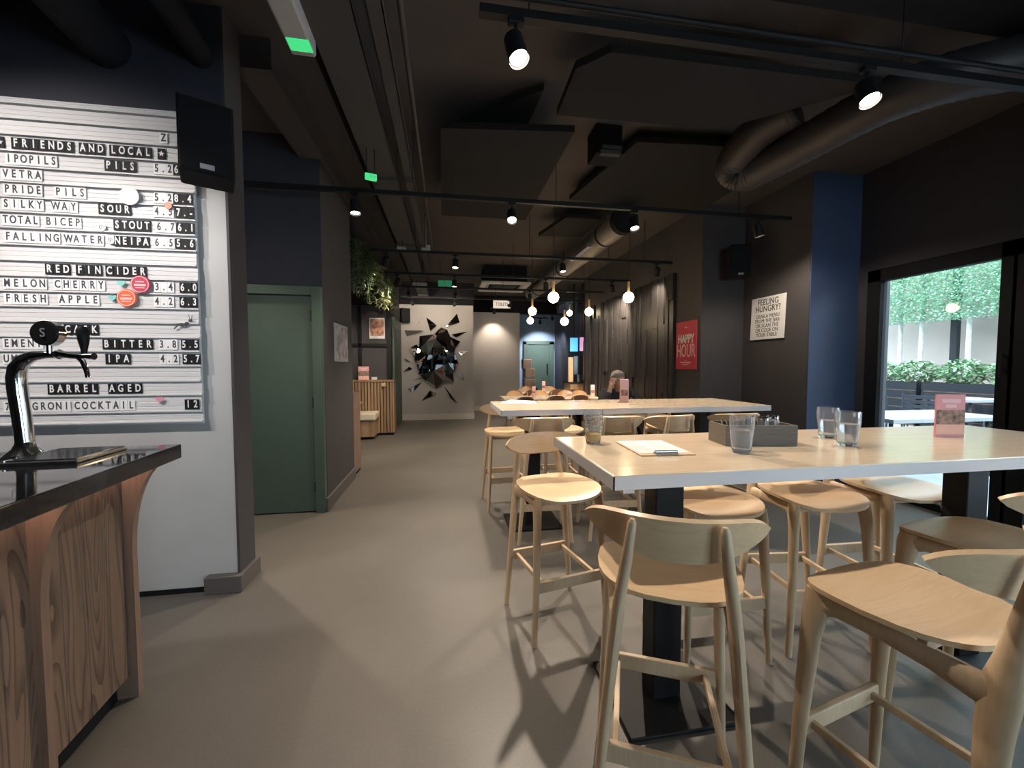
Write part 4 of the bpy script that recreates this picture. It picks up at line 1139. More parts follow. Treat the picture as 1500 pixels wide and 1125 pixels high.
for s in (-1, 1):
    obj('eye', MB().sphere((-0.056 + s * 0.028, -0.338, 1.20), 0.011, 10, 8), M['ink'], pe)

# ------------------------------------------------------------------ booth seating on the left
bp = thing('booth_partition', 'wooden end panel of the near booth beside the pier', 'booth', (-1.17, 5.42, 0))
obj('panel', MB().bbox(-0.03, 0.02, -0.19, 0.20, 0.04, 1.06, 0.006), M['bar_bracket'], bp)
obj('plinth', MB().box(-0.03, 0.01, -0.19, 0.20, 0, 0.04), M['matte_black'], bp)
bb = thing('booth_divider', 'slatted wooden booth divider with a ledge on top', 'booth', (-1.07, 8.3, 0))
sl = MB()
for i in range(21):
    sl.bbox(-1.26 + i * 0.06, -1.26 + i * 0.06 + 0.047, 0.0, 0.03, 0.05, 1.07, 0.006, 1)
obj('slat_panel', sl, M['booth_wood'], bb)
obj('backing', MB().box(-1.26, -0.005, 0.03, 0.05, 0.05, 1.07), M['matte_black'], bb)
obj('ledge', MB().bbox(-1.27, 0.02, -0.02, 0.30, 1.07, 1.105, 0.004), M['booth_wood'], bb)
obj('end_post', MB().bbox(-0.005, 0.02, -0.01, 0.30, 0.05, 1.07, 0.004), M['booth_wood'], bb)
obj('corner_block', MB().bbox(-0.21, -0.13, -0.05, 0.0, 0.98, 1.05, 0.006), M['oak'], bb)
obj('plinth', MB().box(-1.26, 0.0, 0.02, 0.3, 0, 0.05), M['matte_black'], bb)
bs = thing('booth_bench', 'booth bench with a cream seat cushion against the slatted divider', 'bench', (-1.7, 8.05, 0))
obj('frame', MB().bbox(-0.55, 0.34, -0.20, 0.24, 0.05, 0.36, 0.004), M['booth_wood'], bs)
obj('cushion', MB().bbox(-0.55, 0.37, -0.24, 0.24, 0.36, 0.50, 0.03, 3), M['cushion'], bs)
t = thing('booth_table', 'pale wooden booth table in front of the cream cushion', 'table', (-1.75, 7.25, 0))
obj('tabletop', MB().bbox(-0.55, 0.24, -0.32, 0.32, 0.715, 0.75, 0.004), M['ash'], t)
obj('pedestal', MB().bbox(-0.25, -0.15, -0.05, 0.05, 0.015, 0.715, 0.004).bbox(-0.4, 0.0, -0.2, 0.2, 0, 0.016, 0.003), M['black'], t)
menu_card((-1.64, 8.40, 1.106), R(10), 0.20, 0.27, 'pink menu card standing on the booth ledge', 0, 0.07)
t = thing('napkin_box', 'small white box on the booth ledge beside the menu card', 'box', (-1.44, 8.42, 1.106))
obj('box', MB().bbox(-0.05, 0.05, -0.04, 0.04, 0, 0.06, 0.006), M['plastic_white'], t)

# trailing plants on the shelf above the booth
sf = tag(obj('plant_shelf', MB().bbox(-1.45, -1.12, 5.24, 9.0, 2.86, 2.90, 0.004).tube([(-1.2, 5.5, 2.9), (-1.2, 5.5, CEIL)], 0.008, 6).tube([(-1.2, 8.6, 2.9), (-1.2, 8.6, CEIL)], 0.008, 6), M['matte_black']), 'black hanging shelf carrying the trailing plants above the booth', 'shelf')
def leaf(mb, p, dr, L, W, sag):
    p = Vector(p); dr = Vector(dr).normalized()
    side = dr.cross(Vector((0, 0, 1)))
    if side.length < 0.1: side = Vector((1, 0, 0))
    side.normalize()
    a = p; b = p + dr * L * 0.5 + Vector((0, 0, -sag * 0.25)); c = p + dr * L + Vector((0, 0, -sag))
    mb.add([a, b + side * W / 2, c, b - side * W / 2], [(0, 1, 2, 3)], False)
def trailing(x, y, z, n, drop, label, m, seed):
    rr = random.Random(seed)
    t = thing('trailing_plant', label, 'plant', (x, y, z))
    fo = MB()
    st = MB()
    for k in range(n):
        a = rr.uniform(0, 2 * PI); ln_ = drop * rr.uniform(0.45, 1.0)
        bx_, by_ = 0.16 * math.cos(a) * rr.uniform(0.4, 1.3), 0.30 * math.sin(a) * rr.uniform(0.4, 1.2)
        pts = []
        for q in range(8):
            f = q / 7
            pts.append(Vector((bx_ * min(1.0, f * 2.2) + 0.03 * math.sin(f * 6 + k), by_ * min(1, f * 2.2) + 0.03 * math.cos(f * 5 + k), 0.14 * math.sin(min(1, f * 2.5) * PI * 0.6) - ln_ * f * f)))
        st.tube(pts, 0.003, 5)
        for q in range(26):
            f = rr.uniform(0.08, 1)
            i0 = min(6, int(f * 7)); pp = pts[i0].lerp(pts[i0 + 1], f * 7 - i0)
            b = rr.uniform(0, 2 * PI)
            leaf(fo, pp, (math.cos(b), math.sin(b), rr.uniform(-0.7, 0.3)), rr.uniform(0.06, 0.12), rr.uniform(0.022, 0.042), rr.uniform(0.0, 0.04))
    obj('foliage', fo, m, t)
    obj('stem', st, M['leaf'], t)
    obj('pot', MB().lathe([(0.001, 0), (0.07, 0), (0.085, 0.11), (0.078, 0.11), (0.065, 0.01), (0.001, 0.01)], 16), M['matte_black'], t)
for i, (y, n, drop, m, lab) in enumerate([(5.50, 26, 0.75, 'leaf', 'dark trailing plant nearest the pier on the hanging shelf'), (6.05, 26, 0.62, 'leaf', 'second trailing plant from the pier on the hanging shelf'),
        (6.65, 26, 0.55, 'leaf_lit', 'trailing plant coloured pale as lit, in the middle of the hanging shelf'), (7.25, 24, 0.62, 'leaf', 'fourth trailing plant from the pier, just past the pale one'),
        (7.85, 24, 0.60, 'leaf_lit', 'trailing plant coloured pale as lit, second from the mirror wall'), (8.45, 24, 0.62, 'leaf', 'trailing plant nearest the mirror wall on the hanging shelf')]):
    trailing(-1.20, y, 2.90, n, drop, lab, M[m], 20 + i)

# ------------------------------------------------------------------ ceiling fittings
def rail(x0, x1, y, lab, hang):
    t = thing('light_track', lab, 'light track', ((x0 + x1) / 2, y, 2.92))
    h = (x1 - x0) / 2
    obj('rail', MB().box(-h, h, -0.02, 0.02, -0.018, 0.018), M['black'], t)
    for q in hang:
        obj('hanger', MB().tube([(-h + q * 2 * h, 0, 0.018), (-h + q * 2 * h, 0, CEIL - 2.92)], 0.004, 6), M['black'], t)
    return t
rail(0.15, 4.5, 1.80, 'black lighting track nearest the camera across the ceiling', (0.05, 0.5, 0.9))
tag(obj('conduit', MB().tube([(0.15, 1.785, 2.985), (4.5, 1.785, 2.985)], 0.013, 10), M['black']), 'black conduit running beside the nearest lighting track', 'conduit')
rail(-2.45, 3.55, 3.76, 'second black lighting track from the camera', (0.1, 0.42, 0.58, 0.9))
rail(-1.0, 3.32, 5.62, 'third black lighting track from the camera', (0.1, 0.5, 0.9))
rail(-1.0, 3.3, 6.95, 'fourth black lighting track from the camera', (0.1, 0.5, 0.9))
rail(-1.0, 3.25, 8.10, 'fifth black lighting track from the camera', (0.1, 0.5, 0.9))
rail(-1.0, 3.25, 9.30, 'sixth lighting track, farthest from the camera', (0.1, 0.5, 0.9))

def spothead(x, y, target, lab, power, angle=80, near=False, blend=0.7, z=2.90, light=True, col=WARM):
    t = thing('track_spotlight', lab, 'spotlight', (x, y, z), 0, 'track spotlights under the ceiling')
    dr = (Vector(target) - Vector((x, y, z - 0.13))).normalized()
    obj('adaptor', MB().bbox(-0.035, 0.035, -0.018, 0.018, -0.02, 0.004, 0.003).tube([(0, 0, -0.02), (0, 0, -0.085)], 0.009, 8), M['black'], t)
    c = Vector((0, 0, -0.12))
    a = c - dr * 0.055; b = c + dr * 0.06
    hd = obj('lamp_head', MB().tube([a - dr * 0.01, a, b], [0.03, 0.042, 0.045], 18, cap=False).tube([a - dr * 0.012, a - dr * 0.008], [0.031, 0.031], 18), M['black'], t)
    ls = obj('lens', MB().tube([b - dr * 0.020, b - dr * 0.012], 0.038, 18), M['lens_near'] if near else M['lens'], hd)
    ls['label'] = 'glowing lens'
    if light:
        spot_light(Vector((x, y, z)) + b + dr * 0.004, target, power, angle, blend, col)
    return t
K = SPOT_W
spothead(0.31, 1.80, (0.75, 1.2, 0.6), 'glaring track spotlight left of centre on the nearest track', K * 0.42, 100, True)
spothead(2.12, 1.80, (1.95, 1.0, 0.8), 'right hand track spotlight on the nearest track', K * 0.30, 95, True)
spothead(-2.05, 3.76, (-1.0, 2.55, 0.0), 'spotlight over the green door at the left end of the second track', K * 0.65, 96, blend=0.8)
spothead(-0.78, 3.76, (-0.6, 3.4, 0), 'track spotlight on the second track beside the pier', K * 0.35, 90)
spothead(0.607, 3.76, (0.45, 2.3, 0.2), 'second spotlight from the left on the second track', K * 1.15, 92)
spothead(1.815, 3.76, (1.85, 3.2, 0.8), 'third spotlight from the left on the second track', K * 0.9, 95)
spothead(3.18, 3.76, (3.5, 3.7, 1.4), 'rightmost spotlight on the second track, above the hungry sign', K * 0.26, 145, blend=0.5)
spothead(-0.79, 5.62, (-1.05, 6.4, 2.0), 'left spotlight on the third track, aimed at the plants', K * 0.6, 80)
spothead(0.126, 5.62, (0.0, 5.2, 0), 'second spotlight from the left on the third track', K * 0.9, 100)
spothead(1.64, 5.62, (1.75, 5.2, 0.8), 'third spotlight from the left on the third track', K * 0.5, 95)
spothead(3.08, 5.62, (3.3, 6.6, 1.6), 'right spotlight on the third track, beside the timber cladding', K * 0.6, 90)
spothead(-0.80, 6.95, (-1.2, 7.6, 2.2), 'left spotlight on the fourth track', K * 0.4, 80)
spothead(0.138, 6.95, (0.0, 6.8, 0), 'second spotlight from the left on the fourth track', K * 0.9, 100)
spothead(1.726, 6.95, (1.9, 7.4, 0.7), 'third spotlight from the left on the fourth track', K * 0.7, 90)
spothead(2.95, 6.95, (3.3, 7.5, 2.0), 'right spotlight on the fourth track, washing the timber cladding', K * 1.3, 95)
spothead(-0.72, 8.10, (-0.6, 10.5, 2.5), 'left spotlight on the fifth track, aimed at the mirror wall', K * 0.20, 75)
spothead(0.173, 8.10, (0.0, 10.5, 2.2), 'second spotlight on the fifth track, aimed at the mirror wall', K * 0.22, 75)
spothead(1.671, 8.10, (1.9, 8.6, 0.7), 'third spotlight on the fifth track over the dining tables', K * 0.8, 95)
spothead(-0.75, 9.30, (-0.70, 10.5, 2.75), 'left spotlight on the farthest track washing the top of the mirror wall', K * 0.17, 95, blend=1.0)
spothead(0.18, 9.30, (0.18, 10.5, 2.75), 'second spotlight on the farthest track washing the mirror wall', K * 0.17, 95, blend=1.0)
spothead(1.45, 9.30, (1.42, 10.5, 2.9), 'added spotlight on the farthest track brightening the toilets sign', K * 0.2, 80, blend=1.0)  # lamp added to lift the otherwise unlit sign
spothead(2.6, 9.30, (2.6, 9.9, 0.7), 'spotlight on the farthest track over the far dining table', K * 0.8, 95)
# spot on the recess wall and far end
spothead(1.38, 11.80, (1.40, 12.30, 1.7), 'black cylinder spotlight in front of the recess wall', K * 0.42, 92, z=3.08, blend=0.75)
tag(obj('lamp_bracket', MB().bbox(1.3, 1.46, 11.76, 12.25, 3.084, 3.11, 0.003), M['black']), 'short black bracket carrying the recess wall spotlight', 'bracket')
spothead(3.15, 13.5, (3.4, 14.5, 1.4), 'left spotlight in the far corridor ceiling', K * 0.9, 95, z=2.98, col=(0.9, 0.93, 1.0))
spothead(3.5, 13.2, (3.6, 13.9, 0.5), 'right spotlight in the far corridor ceiling', K * 0.7, 95, z=3.08, col=(0.9, 0.93, 1.0))
tag(obj('corridor_track', MB().box(2.9, 3.9, 13.18, 13.22, 3.084, 3.12).box(2.9, 3.4, 13.48, 13.52, 2.984, 3.02).tube([(3.3, 13.5, 3.02), (3.3, 13.5, CEIL)], 0.006, 6).tube([(3.7, 13.2, 3.12), (3.7, 13.2, CEIL)], 0.006, 6), M['black']), 'short black tracks in the far corridor', 'light track')
# lamps over the bar, outside the frame: they wash the letter board
rail(-3.9, -1.75, 1.35, 'black lighting track above the bar', (0.1, 0.9))
spothead(-2.75, 1.35, (-2.2, 2.68, 1.85), 'left spotlight over the bar aimed at the letter board', K * 0.36, 95, blend=0.6, z=2.90, col=(1.0, 0.92, 0.86))
spothead(-1.95, 1.35, (-1.6, 2.68, 0.9), 'right spotlight over the bar aimed at the letter board', K * 0.30, 95, blend=0.6, z=2.90, col=(1.0, 0.92, 0.86))

# pendants
def pendant(x, y, zb, lab, r=0.062, on=True):
    t = thing('pendant_bulb', lab, 'pendant lamp', (x, y, zb), 0, 'globe bulbs over the tables')
    b = obj('bulb', MB().sphere((0, 0, 0), r, 20, 14), M['bulb'], t)
    b['label'] = 'glowing globe bulb'
    obj('stem', MB().tube([(0, 0, r * 0.92), (0, 0, r + 0.14)], 0.017, 10), M['brass'], t)
    obj('cord', MB().tube([(0, 0, r + 0.13), (0, 0, CEIL - zb)], 0.0035, 6), M['black'], t)
pendant(1.394, 5.2, 2.29, 'nearest left globe pendant bulb over the tables', 0.072)
pendant(2.445, 5.2, 2.317, 'globe pendant bulb nearest the timber cladding', 0.072)
pendant(1.409, 6.6, 2.293, 'left globe pendant bulb of the middle pair', 0.068)
pendant(2.393, 6.6, 2.303, 'right globe pendant bulb of the middle pair', 0.068)
pendant(2.259, 7.6, 2.245, 'low globe pendant bulb between the middle pair, farther back', 0.078)
pendant(1.77, 8.5, 2.346, 'dim globe pendant bulb under the left middle one', 0.07)
pendant(2.95, 9.5, 2.66, 'small far globe pendant bulb above the low one', 0.07)

# cable trays, ducts and pipes
def tray(x0, x1, y0, y1, z, lab):
    t = thing('cable_tray', lab, 'cable tray', ((x0 + x1) / 2, y0, z))
    h = (x1 - x0) / 2; L_ = y1 - y0
    obj('tray', MB().box(-h, h, 0, L_, 0, 0.006).box(-h, -h + 0.006, 0, L_, 0, 0.055).box(h - 0.006, h, 0, L_, 0, 0.055), M['tray'], t)
    for q in range(int(L_ / 2) + 1):
        yy_ = 0.3 + q * 2.0
        if yy_ < L_:
            obj('hanger', MB().tube([(-h, yy_, 0.05), (-h, yy_, CEIL - z)], 0.006, 6).tube([(h, yy_, 0.05), (h, yy_, CEIL - z)], 0.006, 6).box(-h, h, yy_ - 0.015, yy_ + 0.015, -0.02, 0.0), M['tray'], t)
tray(-0.66, -0.42, -2.5, 10.4, 3.06, 'wide grey cable tray running the length of the ceiling')
tray(-0.36, -0.28, -2.5, 7.6, 3.06, 'narrow cable tray right of the wide one')
tag(obj('conduit', MB().tube([(-0.70, -2.5, 3.14), (-0.70, 10.4, 3.14)], 0.02, 10), M['matte_black']), 'black pipe along the left side of the wide cable tray', 'conduit')
tag(obj('conduit', MB().tube([(-0.21, -2.5, 3.16), (-0.21, 7.5, 3.16)], 0.016, 10), M['tray']), 'thin pipe right of the narrow cable tray', 'conduit')
# boxed beam left of the trays
struct('trim_3', MB().box(-1.32, -1.1, 2.9, 10.45, 3.3, CEIL), M['wall_dark'], label='dark ceiling downstand along the left wall')
struct('trim_4', MB().box(1.6, XW, -3.0, 1.95, 3.30, CEIL), M['matte_black'], label='black ceiling downstand at the upper right')
# pipes above the bar
for x, r, lab in ((-1.88, 0.12, 'thick dark pipe above the letter board'), (-1.40, 0.065, 'thinner dark pipe right of the thick one above the board'), (-2.62, 0.12, 'dark pipe at the far left above the board')):
    tag(obj('ceiling_pipe', MB().tube([(x + 0.55, -2.5, 3.28), (x, 2.70, 3.20)], r, 20), M['matte_black']), lab, 'pipe')
# spiral duct
dct = MB()
N = 150
pts = []; rad = []
for i in range(N + 1):
    yy_ = 4.75 + i * 5.2 / N
    pts.append((2.16 - 0.012 * (yy_ - 4.75), yy_, 3.17)); rad.append(0.15 + (0.004 if i % 3 == 0 else 0))
du = thing('spiral_duct', 'long grey spiral air duct above the dining tables', 'duct', (0, 0, 0))
obj('duct_body', MB().tube(pts, rad, 24), M['duct'], du)
obj('end_collar', MB().tube([(2.16, 4.70, 3.17), (2.16, 4.80, 3.17)], 0.165, 24), M['matte_black'], du)
obj('grille', MB().box(1.96, 2.02, 5.5, 6.3, 3.06, 3.12), M['steel'], du)
for yy_ in (5.3, 7.2, 9.2):
    obj('strap', MB().tube([(2.16 - 0.012 * (yy_ - 4.75), yy_ - 0.015, 3.17), (2.16 - 0.012 * (yy_ - 4.75), yy_ + 0.015, 3.17)], 0.16, 24).tube([(2.15 - 0.012 * (yy_ - 4.75), yy_, 3.3), (2.15 - 0.012 * (yy_ - 4.75), yy_, CEIL)], 0.006, 6), M['matte_black'], du)
# flexible duct
fl = []
ctrl = [Vector(c) for c in ((2.62, 2.75, 3.345), (2.50, 3.0, 3.28), (2.50, 3.28, 3.16), (2.62, 3.25, 3.08), (2.72, 2.9, 3.10), (2.88, 2.25, 3.13), (3.3, 1.9, 3.14), (4.3, 1.5, 3.14))]
def cr(t_):
    i = min(len(ctrl) - 2, int(t_)); f = t_ - i
    p0 = ctrl[max(0, i - 1)]; p1 = ctrl[i]; p2 = ctrl[i + 1]; p3 = ctrl[min(len(ctrl) - 1, i + 2)]
    return 0.5 * ((2 * p1) + (p2 - p0) * f + (2 * p0 - 5 * p1 + 4 * p2 - p3) * f * f + (3 * p1 - p0 - 3 * p2 + p3) * f ** 3)
fp = [cr(k / 120 * (len(ctrl) - 1) * 0.9999) for k in range(121)]
tag(obj('flexible_duct', MB().tube(fp, [0.135 + (0.006 if k % 2 else 0) for k in range(121)], 20), mat('flex_duct', (0.035, 0.03, 0.03), 0.5)), 'thick black flexible duct bending across the upper right ceiling', 'duct')
# acoustic rafts
def raft(pts_, z, lab):
    ox = sum(p_[0] for p_ in pts_) / len(pts_); oy = sum(p_[1] for p_ in pts_) / len(pts_)
    pts_ = [(p_[0] - ox, p_[1] - oy) for p_ in pts_]
    t = thing('acoustic_raft', lab, 'ceiling panel', (ox, oy, z))
    obj('panel', MB().prism(pts_, 0, 0.05), M['raft'], t)
    for k in (0, len(pts_) // 2):
        cx = sum(p_[0] for p_ in pts_) / len(pts_); cy_ = sum(p_[1] for p_ in pts_) / len(pts_)
        x = pts_[k][0] * 0.7 + cx * 0.3; y = pts_[k][1] * 0.7 + cy_ * 0.3
        obj('wire', MB().tube([(x, y, 0.05), (x, y, CEIL - z)], 0.002, 5), M['black'], t)
raft([(0.94, 2.26), (0.78, 2.42), (0.79, 2.87), (1.43, 2.86), (2.05, 2.85), (2.75, 2.24)], 3.18, 'dark angular ceiling raft right of the glaring spotlight')
raft([(-0.03, 3.16), (0.98, 3.05), (0.97, 4.95), (-0.05, 4.95)], 3.18, 'large dark ceiling raft in the middle of the ceiling')
raft([(1.53, 5.13), (2.0, 5.09), (2.0, 5.84), (1.35, 5.9)], 3.30, 'small dark ceiling raft left of the spiral duct')
raft([(1.67, 3.42), (2.26, 3.37), (3.2, 3.34), (3.2, 4.8), (2.45, 4.8), (1.45, 4.7)], 3.36, 'dark ceiling raft above the second table, beside the flexible duct')
raft([(0.08, 3.55), (0.72, 2.98), (0.68, 3.57)], 3.42, 'dark triangle standing in for a raft shadow on the ceiling, above the large raft')  # shadow on the ceiling, built as a dark sheet
t = thing('ceiling_unit', 'small black ceiling unit with two pale fins above the second table', 'ceiling unit', (1.42, 3.55, 3.25))
obj('case', MB().bbox(-0.12, 0.12, -0.12, 0.12, 0, 0.25, 0.01), M['matte_black'], t)
obj('fin', MB().box(-0.08, 0.1, -0.16, -0.12, 0.02, 0.05), M['tray'], t)
obj('fin', MB().box(-0.10, 0.08, -0.17, -0.12, -0.03, 0.0), M['tray'], t)
# emergency light and exit signs
t = thing('emergency_light', 'white emergency light box with a green glow at its end, top left', 'emergency light', (-0.70, 1.55, 2.99), R(1))
obj('housing', MB().bbox(-0.06, 0.06, -0.5, 0.75, 0.0, 0.09, 0.012), M['fitting'], t)
g = obj('green_lamp', MB().bbox(-0.05, 0.055, 0.63, 0.71, -0.004, 0.004, 0.002), M['green_led'], t)
g['label'] = 'glowing green end of the light'
obj('hanger', MB().tube([(0, -0.3, 0.09), (0, -0.3, CEIL - 2.99)], 0.005, 6).tube([(0, 0.5, 0.09), (0, 0.5, CEIL - 2.99)], 0.005, 6), M['black'], t)
def exit_sign(loc, rz, w_, h_, lab, lit=True, m1='exit_green'):
    t = thing('exit_sign', lab, 'exit sign', loc, rz)
    obj('panel', MB().bbox(-w_ / 2, w_ / 2, -0.015, 0.015, -h_ / 2, h_ / 2, 0.003), M[m1], t)
    s = h_
    mn = MB().tube([(-0.1 * s, -0.017, 0.25 * s), (-0.1 * s, -0.019, 0.25 * s)], 0.09 * s, 12)
    mn.prism([(-0.14 * s, 0.15 * s), (0.0, 0.15 * s), (0.1 * s, -0.05 * s), (-0.02 * s, -0.05 * s)], -0.019, -0.016, 1)
    mn.prism([(-0.02 * s, -0.05 * s), (0.1 * s, -0.05 * s), (0.22 * s, -0.35 * s), (0.12 * s, -0.35 * s)], -0.019, -0.016, 1)
    mn.prism([(-0.02 * s, -0.05 * s), (0.06 * s, -0.05 * s), (-0.2 * s, -0.35 * s), (-0.3 * s, -0.32 * s)], -0.019, -0.016, 1)
    mn.prism([(-0.14 * s, 0.15 * s), (-0.05 * s, 0.15 * s), (-0.28 * s, -0.05 * s), (-0.34 * s, 0.0)], -0.019, -0.016, 1)
    mn.prism([(0.5 * s, -0.1 * s), (0.72 * s, -0.1 * s), (0.72 * s, 0.1 * s), (0.5 * s, 0.1 * s)], -0.019, -0.016, 1)
    obj('running_figure', mn, M['plastic_white'], t)
    obj('hanger', MB().tube([(-w_ * 0.35, 0, h_ / 2), (-w_ * 0.35, 0, CEIL - loc[2])], 0.004, 6).tube([(w_ * 0.35, 0, h_ / 2), (w_ * 0.35, 0, CEIL - loc[2])], 0.004, 6), M['black'], t)
exit_sign((-0.565, 3.3, 2.845), R(18), 0.085, 0.045, 'small glowing green exit sign hanging near the pier', m1='green_led')
exit_sign((-0.02, 8.3, 3.03), 0, 0.28, 0.14, 'dark green exit sign hanging before the mirror wall')
t = thing('emergency_light', 'pale bulkhead emergency light left of the dark green exit sign', 'emergency light', (-0.52, 8.3, 2.99))
obj('housing', MB().bbox(-0.14, 0.14, -0.04, 0.04, -0.05, 0.05, 0.01), M['fitting'], t)
obj('hanger', MB().tube([(0.05, 0, 0.05), (0.05, 0, CEIL - 2.99)], 0.005, 6), M['black'], t)
for x, lab in ((-0.62, 'small pale junction box on the left of the wide cable tray'), (-0.28, 'small pale junction box between the cable trays')):
    tag(obj('junction_box', MB().bbox(x - 0.06, x + 0.06, 5.9, 5.96, 3.0, 3.10, 0.005).tube([(x, 5.93, 3.1), (x, 5.93, CEIL)], 0.005, 6), M['fitting']), lab, 'junction box')
# air conditioning cassette
ac = thing('air_conditioner', 'square air conditioning cassette in the ceiling before the toilets sign', 'air conditioner', (1.25, 8.95, 3.11))
obj('case', MB().box(-0.45, 0.45, -0.45, 0.45, 0.03, CEIL - 3.11), M['matte_black'], ac)
obj('fascia', MB().box(-0.52, 0.52, -0.52, -0.40, 0, 0.04).box(-0.52, 0.52, 0.40, 0.52, 0, 0.04).box(-0.52, -0.40, -0.4, 0.4, 0, 0.04).box(0.40, 0.52, -0.4, 0.4, 0, 0.04), M['plastic_white'], ac)
gl = MB()
for k in range(9):
    gl.box(-0.26, 0.26, -0.25 + k * 0.06, -0.225 + k * 0.06, 0.0, 0.012)
obj('grille', gl, M['tray'], ac)
obj('louvre', MB().box(-0.34, 0.34, -0.385, -0.345, 0.005, 0.015).box(-0.34, 0.34, 0.345, 0.385, 0.005, 0.015).box(-0.385, -0.345, -0.34, 0.34, 0.005, 0.015).box(0.345, 0.385, -0.34, 0.34, 0.005, 0.015), M['fitting'], ac)

# ------------------------------------------------------------------ far right corner: screens and a bar end
t = thing('wall_screen', 'bright blue wall screen at the far right corner', 'screen', (3.26, 10.1, 1.93), R(-8))
obj('case', MB().bbox(-0.11, 0.11, 0.0, 0.04, -0.19, 0.19, 0.004), M['black'], t)
obj('display', MB().box(-0.10, 0.10, -0.003, 0.0, -0.175, 0.175), M['tv_blue'], t)
obj('mount', MB().box(-0.03, 0.03, 0.04, 0.1, -0.03, CEIL - 1.93), M['black'], t)
t = thing('wall_screen', 'pink wall screen right of the blue one at the far right corner', 'screen', (3.46, 10.05, 1.94), R(-30))
obj('case', MB().bbox(-0.07, 0.07, 0.0, 0.04, -0.19, 0.19, 0.004), M['black'], t)
obj('display', MB().box(-0.06, 0.06, -0.003, 0.0, -0.175, 0.175), M['tv_pink'], t)
obj('mount', MB().box(-0.03, 0.03, 0.04, 0.1, -0.03, CEIL - 1.94), M['black'], t)
t = thing('till_screen', 'dark tilted till screen below the bright screens', 'screen', (3.36, 10.0, 1.39), R(-12))
obj('display', MB().bbox(-0.13, 0.13, 0.0, 0.03, -0.24, 0.24, 0.005), M['screen'], t)
obj('stand', MB().box(-0.03, 0.03, 0.03, 0.07, -0.43, 0.1), M['steel'], t)
t = thing('service_counter', 'wooden service counter under the till screen at the far right', 'counter', (3.4, 10.2, 0))
obj('body', MB().bbox(-0.26, 0.5, -0.2, 0.4, 0, 0.93, 0.005), M['booth_wood'], t)
obj('top', MB().bbox(-0.30, 0.54, -0.24, 0.44, 0.93, 0.96, 0.004), M['matte_black'], t)
tag(obj('timber_post', MB().bbox(3.10, 3.22, 10.02, 10.10, 0.96, 1.60, 0.004), M['oak']), 'pale timber upright on the service counter left of the till screen', 'post')
for k, (x, z, lab) in enumerate(((2.86, 0.60, 'lower brown cardboard box in the pile left of the far green door'), (2.88, 0.96, 'middle brown cardboard box in the pile left of the far green door'), (2.80, 1.28, 'top brown cardboard box in the pile left of the far green door'))):
    o = tag(obj('cardboard_box', MB().bbox(x - 0.2, x + 0.18 - k * 0.04, 13.7, 14.05, z, z + 0.32, 0.01), M['card']), lab, 'box', 'boxes by the far door')
tag(obj('low_cabinet', MB().bbox(2.6, 3.1, 13.6, 14.1, 0, 0.60, 0.006), M['matte_black']), 'low black cabinet under the cardboard boxes', 'cabinet')

# ------------------------------------------------------------------ outdoors
struct('ground_patio', MB().box(5.2, 14, -6, 14, -0.12, -0.02).box(XW + 0.3, 5.2, -3.2, 3.9, 0.0, 0.001), M['paving'], label='pale patio paving outside')
struct('wall_garden', MB().box(13.0, 13.2, -6, 14, -0.02, 4.2), M['render_wall'])
def planter(y0, y1, lab):
    t = thing('slatted_planter', lab, 'planter', (10.6, (y0 + y1) / 2, -0.02))
    h = (y1 - y0) / 2
    mb = MB()
    for k in range(5):
        mb.box(-0.02, 0.02, -h, h, 0.04 + k * 0.20, 0.22 + k * 0.20)
    mb.box(0.9, 0.94, -h, h, 0.0, 1.0).box(0, 0.94, -h, -h + 0.03, 0, 1.0).box(0, 0.94, h - 0.03, h, 0, 1.0)
    obj('slats', mb, M['planter'], t)
    obj('soil', MB().box(0.0, 0.92, -h + 0.03, h - 0.03, 0.0, 0.9), M['card'], t)
planter(7.6, 10.4, 'dark slatted planter box farthest along the garden wall')
planter(4.6, 7.5, 'dark slatted planter box behind the patio chairs')
planter(1.6, 4.5, 'dark slatted planter box at the right of the patio')
def blob(name, cat, cx, cy, cz, rx, ry, rz_, n, L_, m, lab, seed, box=False):
    rr = random.Random(seed)
    t = thing(name, lab, cat, (cx, cy, -0.02))
    fo = MB()
    for k in range(n):
        if box:
            p_ = Vector((rr.uniform(-rx, rx), rr.uniform(-ry, ry), rr.uniform(-rz_, rz_)))
            if rr.random() < 0.6: p_.x = -rx + rr.uniform(-0.08, 0.12)
        else:
            p_ = Vector((rr.gauss(0, 1), rr.gauss(0, 1), rr.gauss(0, 1))).normalized() * rr.uniform(0.6, 1.0)
            p_ = Vector((p_.x * rx, p_.y * ry, p_.z * rz_))
        b = rr.uniform(0, 2 * PI)
        leaf(fo, (p_.x, p_.y, cz + p_.z), (math.cos(b), math.sin(b), rr.uniform(-0.6, 0.9)), L_ * rr.uniform(0.6, 1.2), L_ * 0.5, L_ * rr.uniform(0, 0.4))
    obj('foliage', fo, m, t)
    return t
y = 1.9
i = 0
sl_ = ['rounded shrub at the far right of the planters', 'shrub beside the far right one in the planters', 'spiky shrub behind the right patio chairs', 'low shrub in the planter right of the steel post', 'bright shrub in the planter in front of the steel post', 'shrub just left of the steel post in the planter', 'shrub in the planter behind the left patio chairs', 'dark shrub beyond the left patio chairs', 'shrub at the far end of the planters', 'last shrub beside the window frame in the far planter']
for lab in sl_:
    blob('planter_shrub', 'shrub', 11.05, y, 1.24, 0.45, 0.43, 0.30, 900, 0.11, M['shrub_leaf'], lab, 50 + i)
    y += 0.86; i += 1
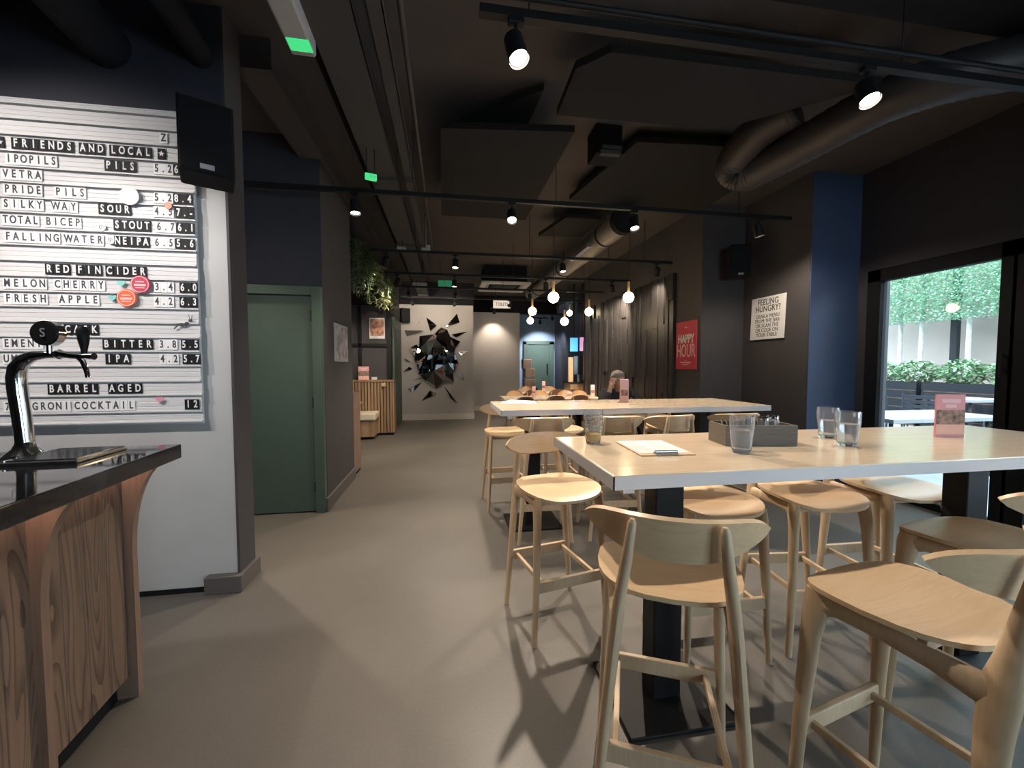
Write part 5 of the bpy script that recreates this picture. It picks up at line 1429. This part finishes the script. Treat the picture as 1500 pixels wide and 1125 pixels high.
def tree(y, lab, seed, ry):
    t = blob('pleached_tree', 'tree', 12.1, y, 3.75, 0.42, ry, 1.25, int(16000 * ry), 0.075, M['tree_leaf'], lab, seed, box=True)
    obj('trunk', MB().tube([(0, 0, 0), (0.02, 0.02, 1.4), (-0.01, 0, 2.7), (0, 0, 4.4)], [0.06, 0.05, 0.045, 0.03], 10), M['bark'], t)
for yy_, lab, sd in ((10.1, 'pleached tree at the far end of the row', 1), (9.11, 'slim pleached tree beside the window frame', 2), (8.62, 'second slim pleached tree from the window frame', 7), (7.66, 'pleached tree with a pale trunk beside the dark steel post', 3), (6.2, 'pleached tree behind the door frame', 4), (4.6, 'pleached tree in the right hand pane', 5), (3.0, 'pleached tree at the far right of the row', 6)):
    tree(yy_, lab, sd, {1: 0.70, 2: 0.27, 7: 0.36, 3: 0.72, 4: 0.84, 5: 0.76, 6: 0.76}[sd])
tag(obj('steel_post', MB().bbox(12.6, 12.72, 8.22, 8.36, -0.02, 4.0, 0.005), M['patio_metal']), 'dark steel post behind the planter beside a pale trunk', 'post')
def patio_table(cx, cy, lx, ly, lab, h=0.75):
    t = thing('patio_table', lab, 'table', (cx, cy, -0.02))
    obj('tabletop', MB().bbox(-lx / 2, lx / 2, -ly / 2, ly / 2, h - 0.03, h + 0.02, 0.004), M['patio_top'], t)
    for sx in (-1, 1):
        for sy in (-1, 1):
            obj('leg', MB().tube([(sx * (lx / 2 - 0.08), sy * (ly / 2 - 0.08), 0), (sx * (lx / 2 - 0.12), sy * (ly / 2 - 0.12), h - 0.03)], 0.022, 8), M['patio_metal'], t)
patio_table(6.05, 4.35, 1.7, 0.8, 'pale topped patio table just outside the glass')
patio_table(9.95, 6.35, 0.9, 0.9, 'farther pale topped patio table behind the menu card')
patio_table(6.6, 2.6, 1.2, 0.8, 'patio table outside the right hand pane')
def patio_chair():
    t = thing('patio_chair', '', 'chair', (0, 0, 0), 0, 'dark slatted patio chairs')
    se = MB(); ba = MB()
    for k in range(6):
        se.bbox(-0.22, 0.22, -0.2 + k * 0.07, -0.2 + k * 0.07 + 0.055, 0.43, 0.45, 0.003, 1)
    for k in range(4):
        z = 0.55 + k * 0.085
        ba.bbox(-0.22, 0.22, -0.245 - k * 0.012, -0.228 - k * 0.012, z, z + 0.065, 0.003, 1)
    obj('seat', se, M['patio_slat'], t); obj('backrest', ba, M['patio_slat'], t)
    for s in (-1, 1):
        obj('leg', MB().tube([(s * 0.23, 0.2, 0), (s * 0.22, 0.18, 0.44)], 0.014, 8), M['patio_metal'], t)
        obj('leg', MB().tube([(s * 0.23, -0.27, 0), (s * 0.22, -0.2, 0.44), (s * 0.22, -0.27, 0.90)], 0.014, 8), M['patio_metal'], t)
    return t
pc = patio_chair()
for k, (x, y, a, lab) in enumerate(((8.55, 6.05, -58, 'slatted patio chair backing the glass, left of the menu card'), (9.0, 6.95, -100, 'slatted patio chair beyond the left one, turned sideways'), (9.55, 5.45, 0, 'slatted patio chair right of the menu card'), (10.35, 5.5, 20, 'slatted patio chair at the far side of the farther table'), (6.5, 3.3, 170, 'slatted patio chair between the door frame and the right pane'))):
    if k == 0:
        pc.location = (x, y, -0.02); pc.rotation_euler.z = R(a); pc['label'] = lab
    else:
        dup(pc, (x, y, -0.02), R(a), lab)
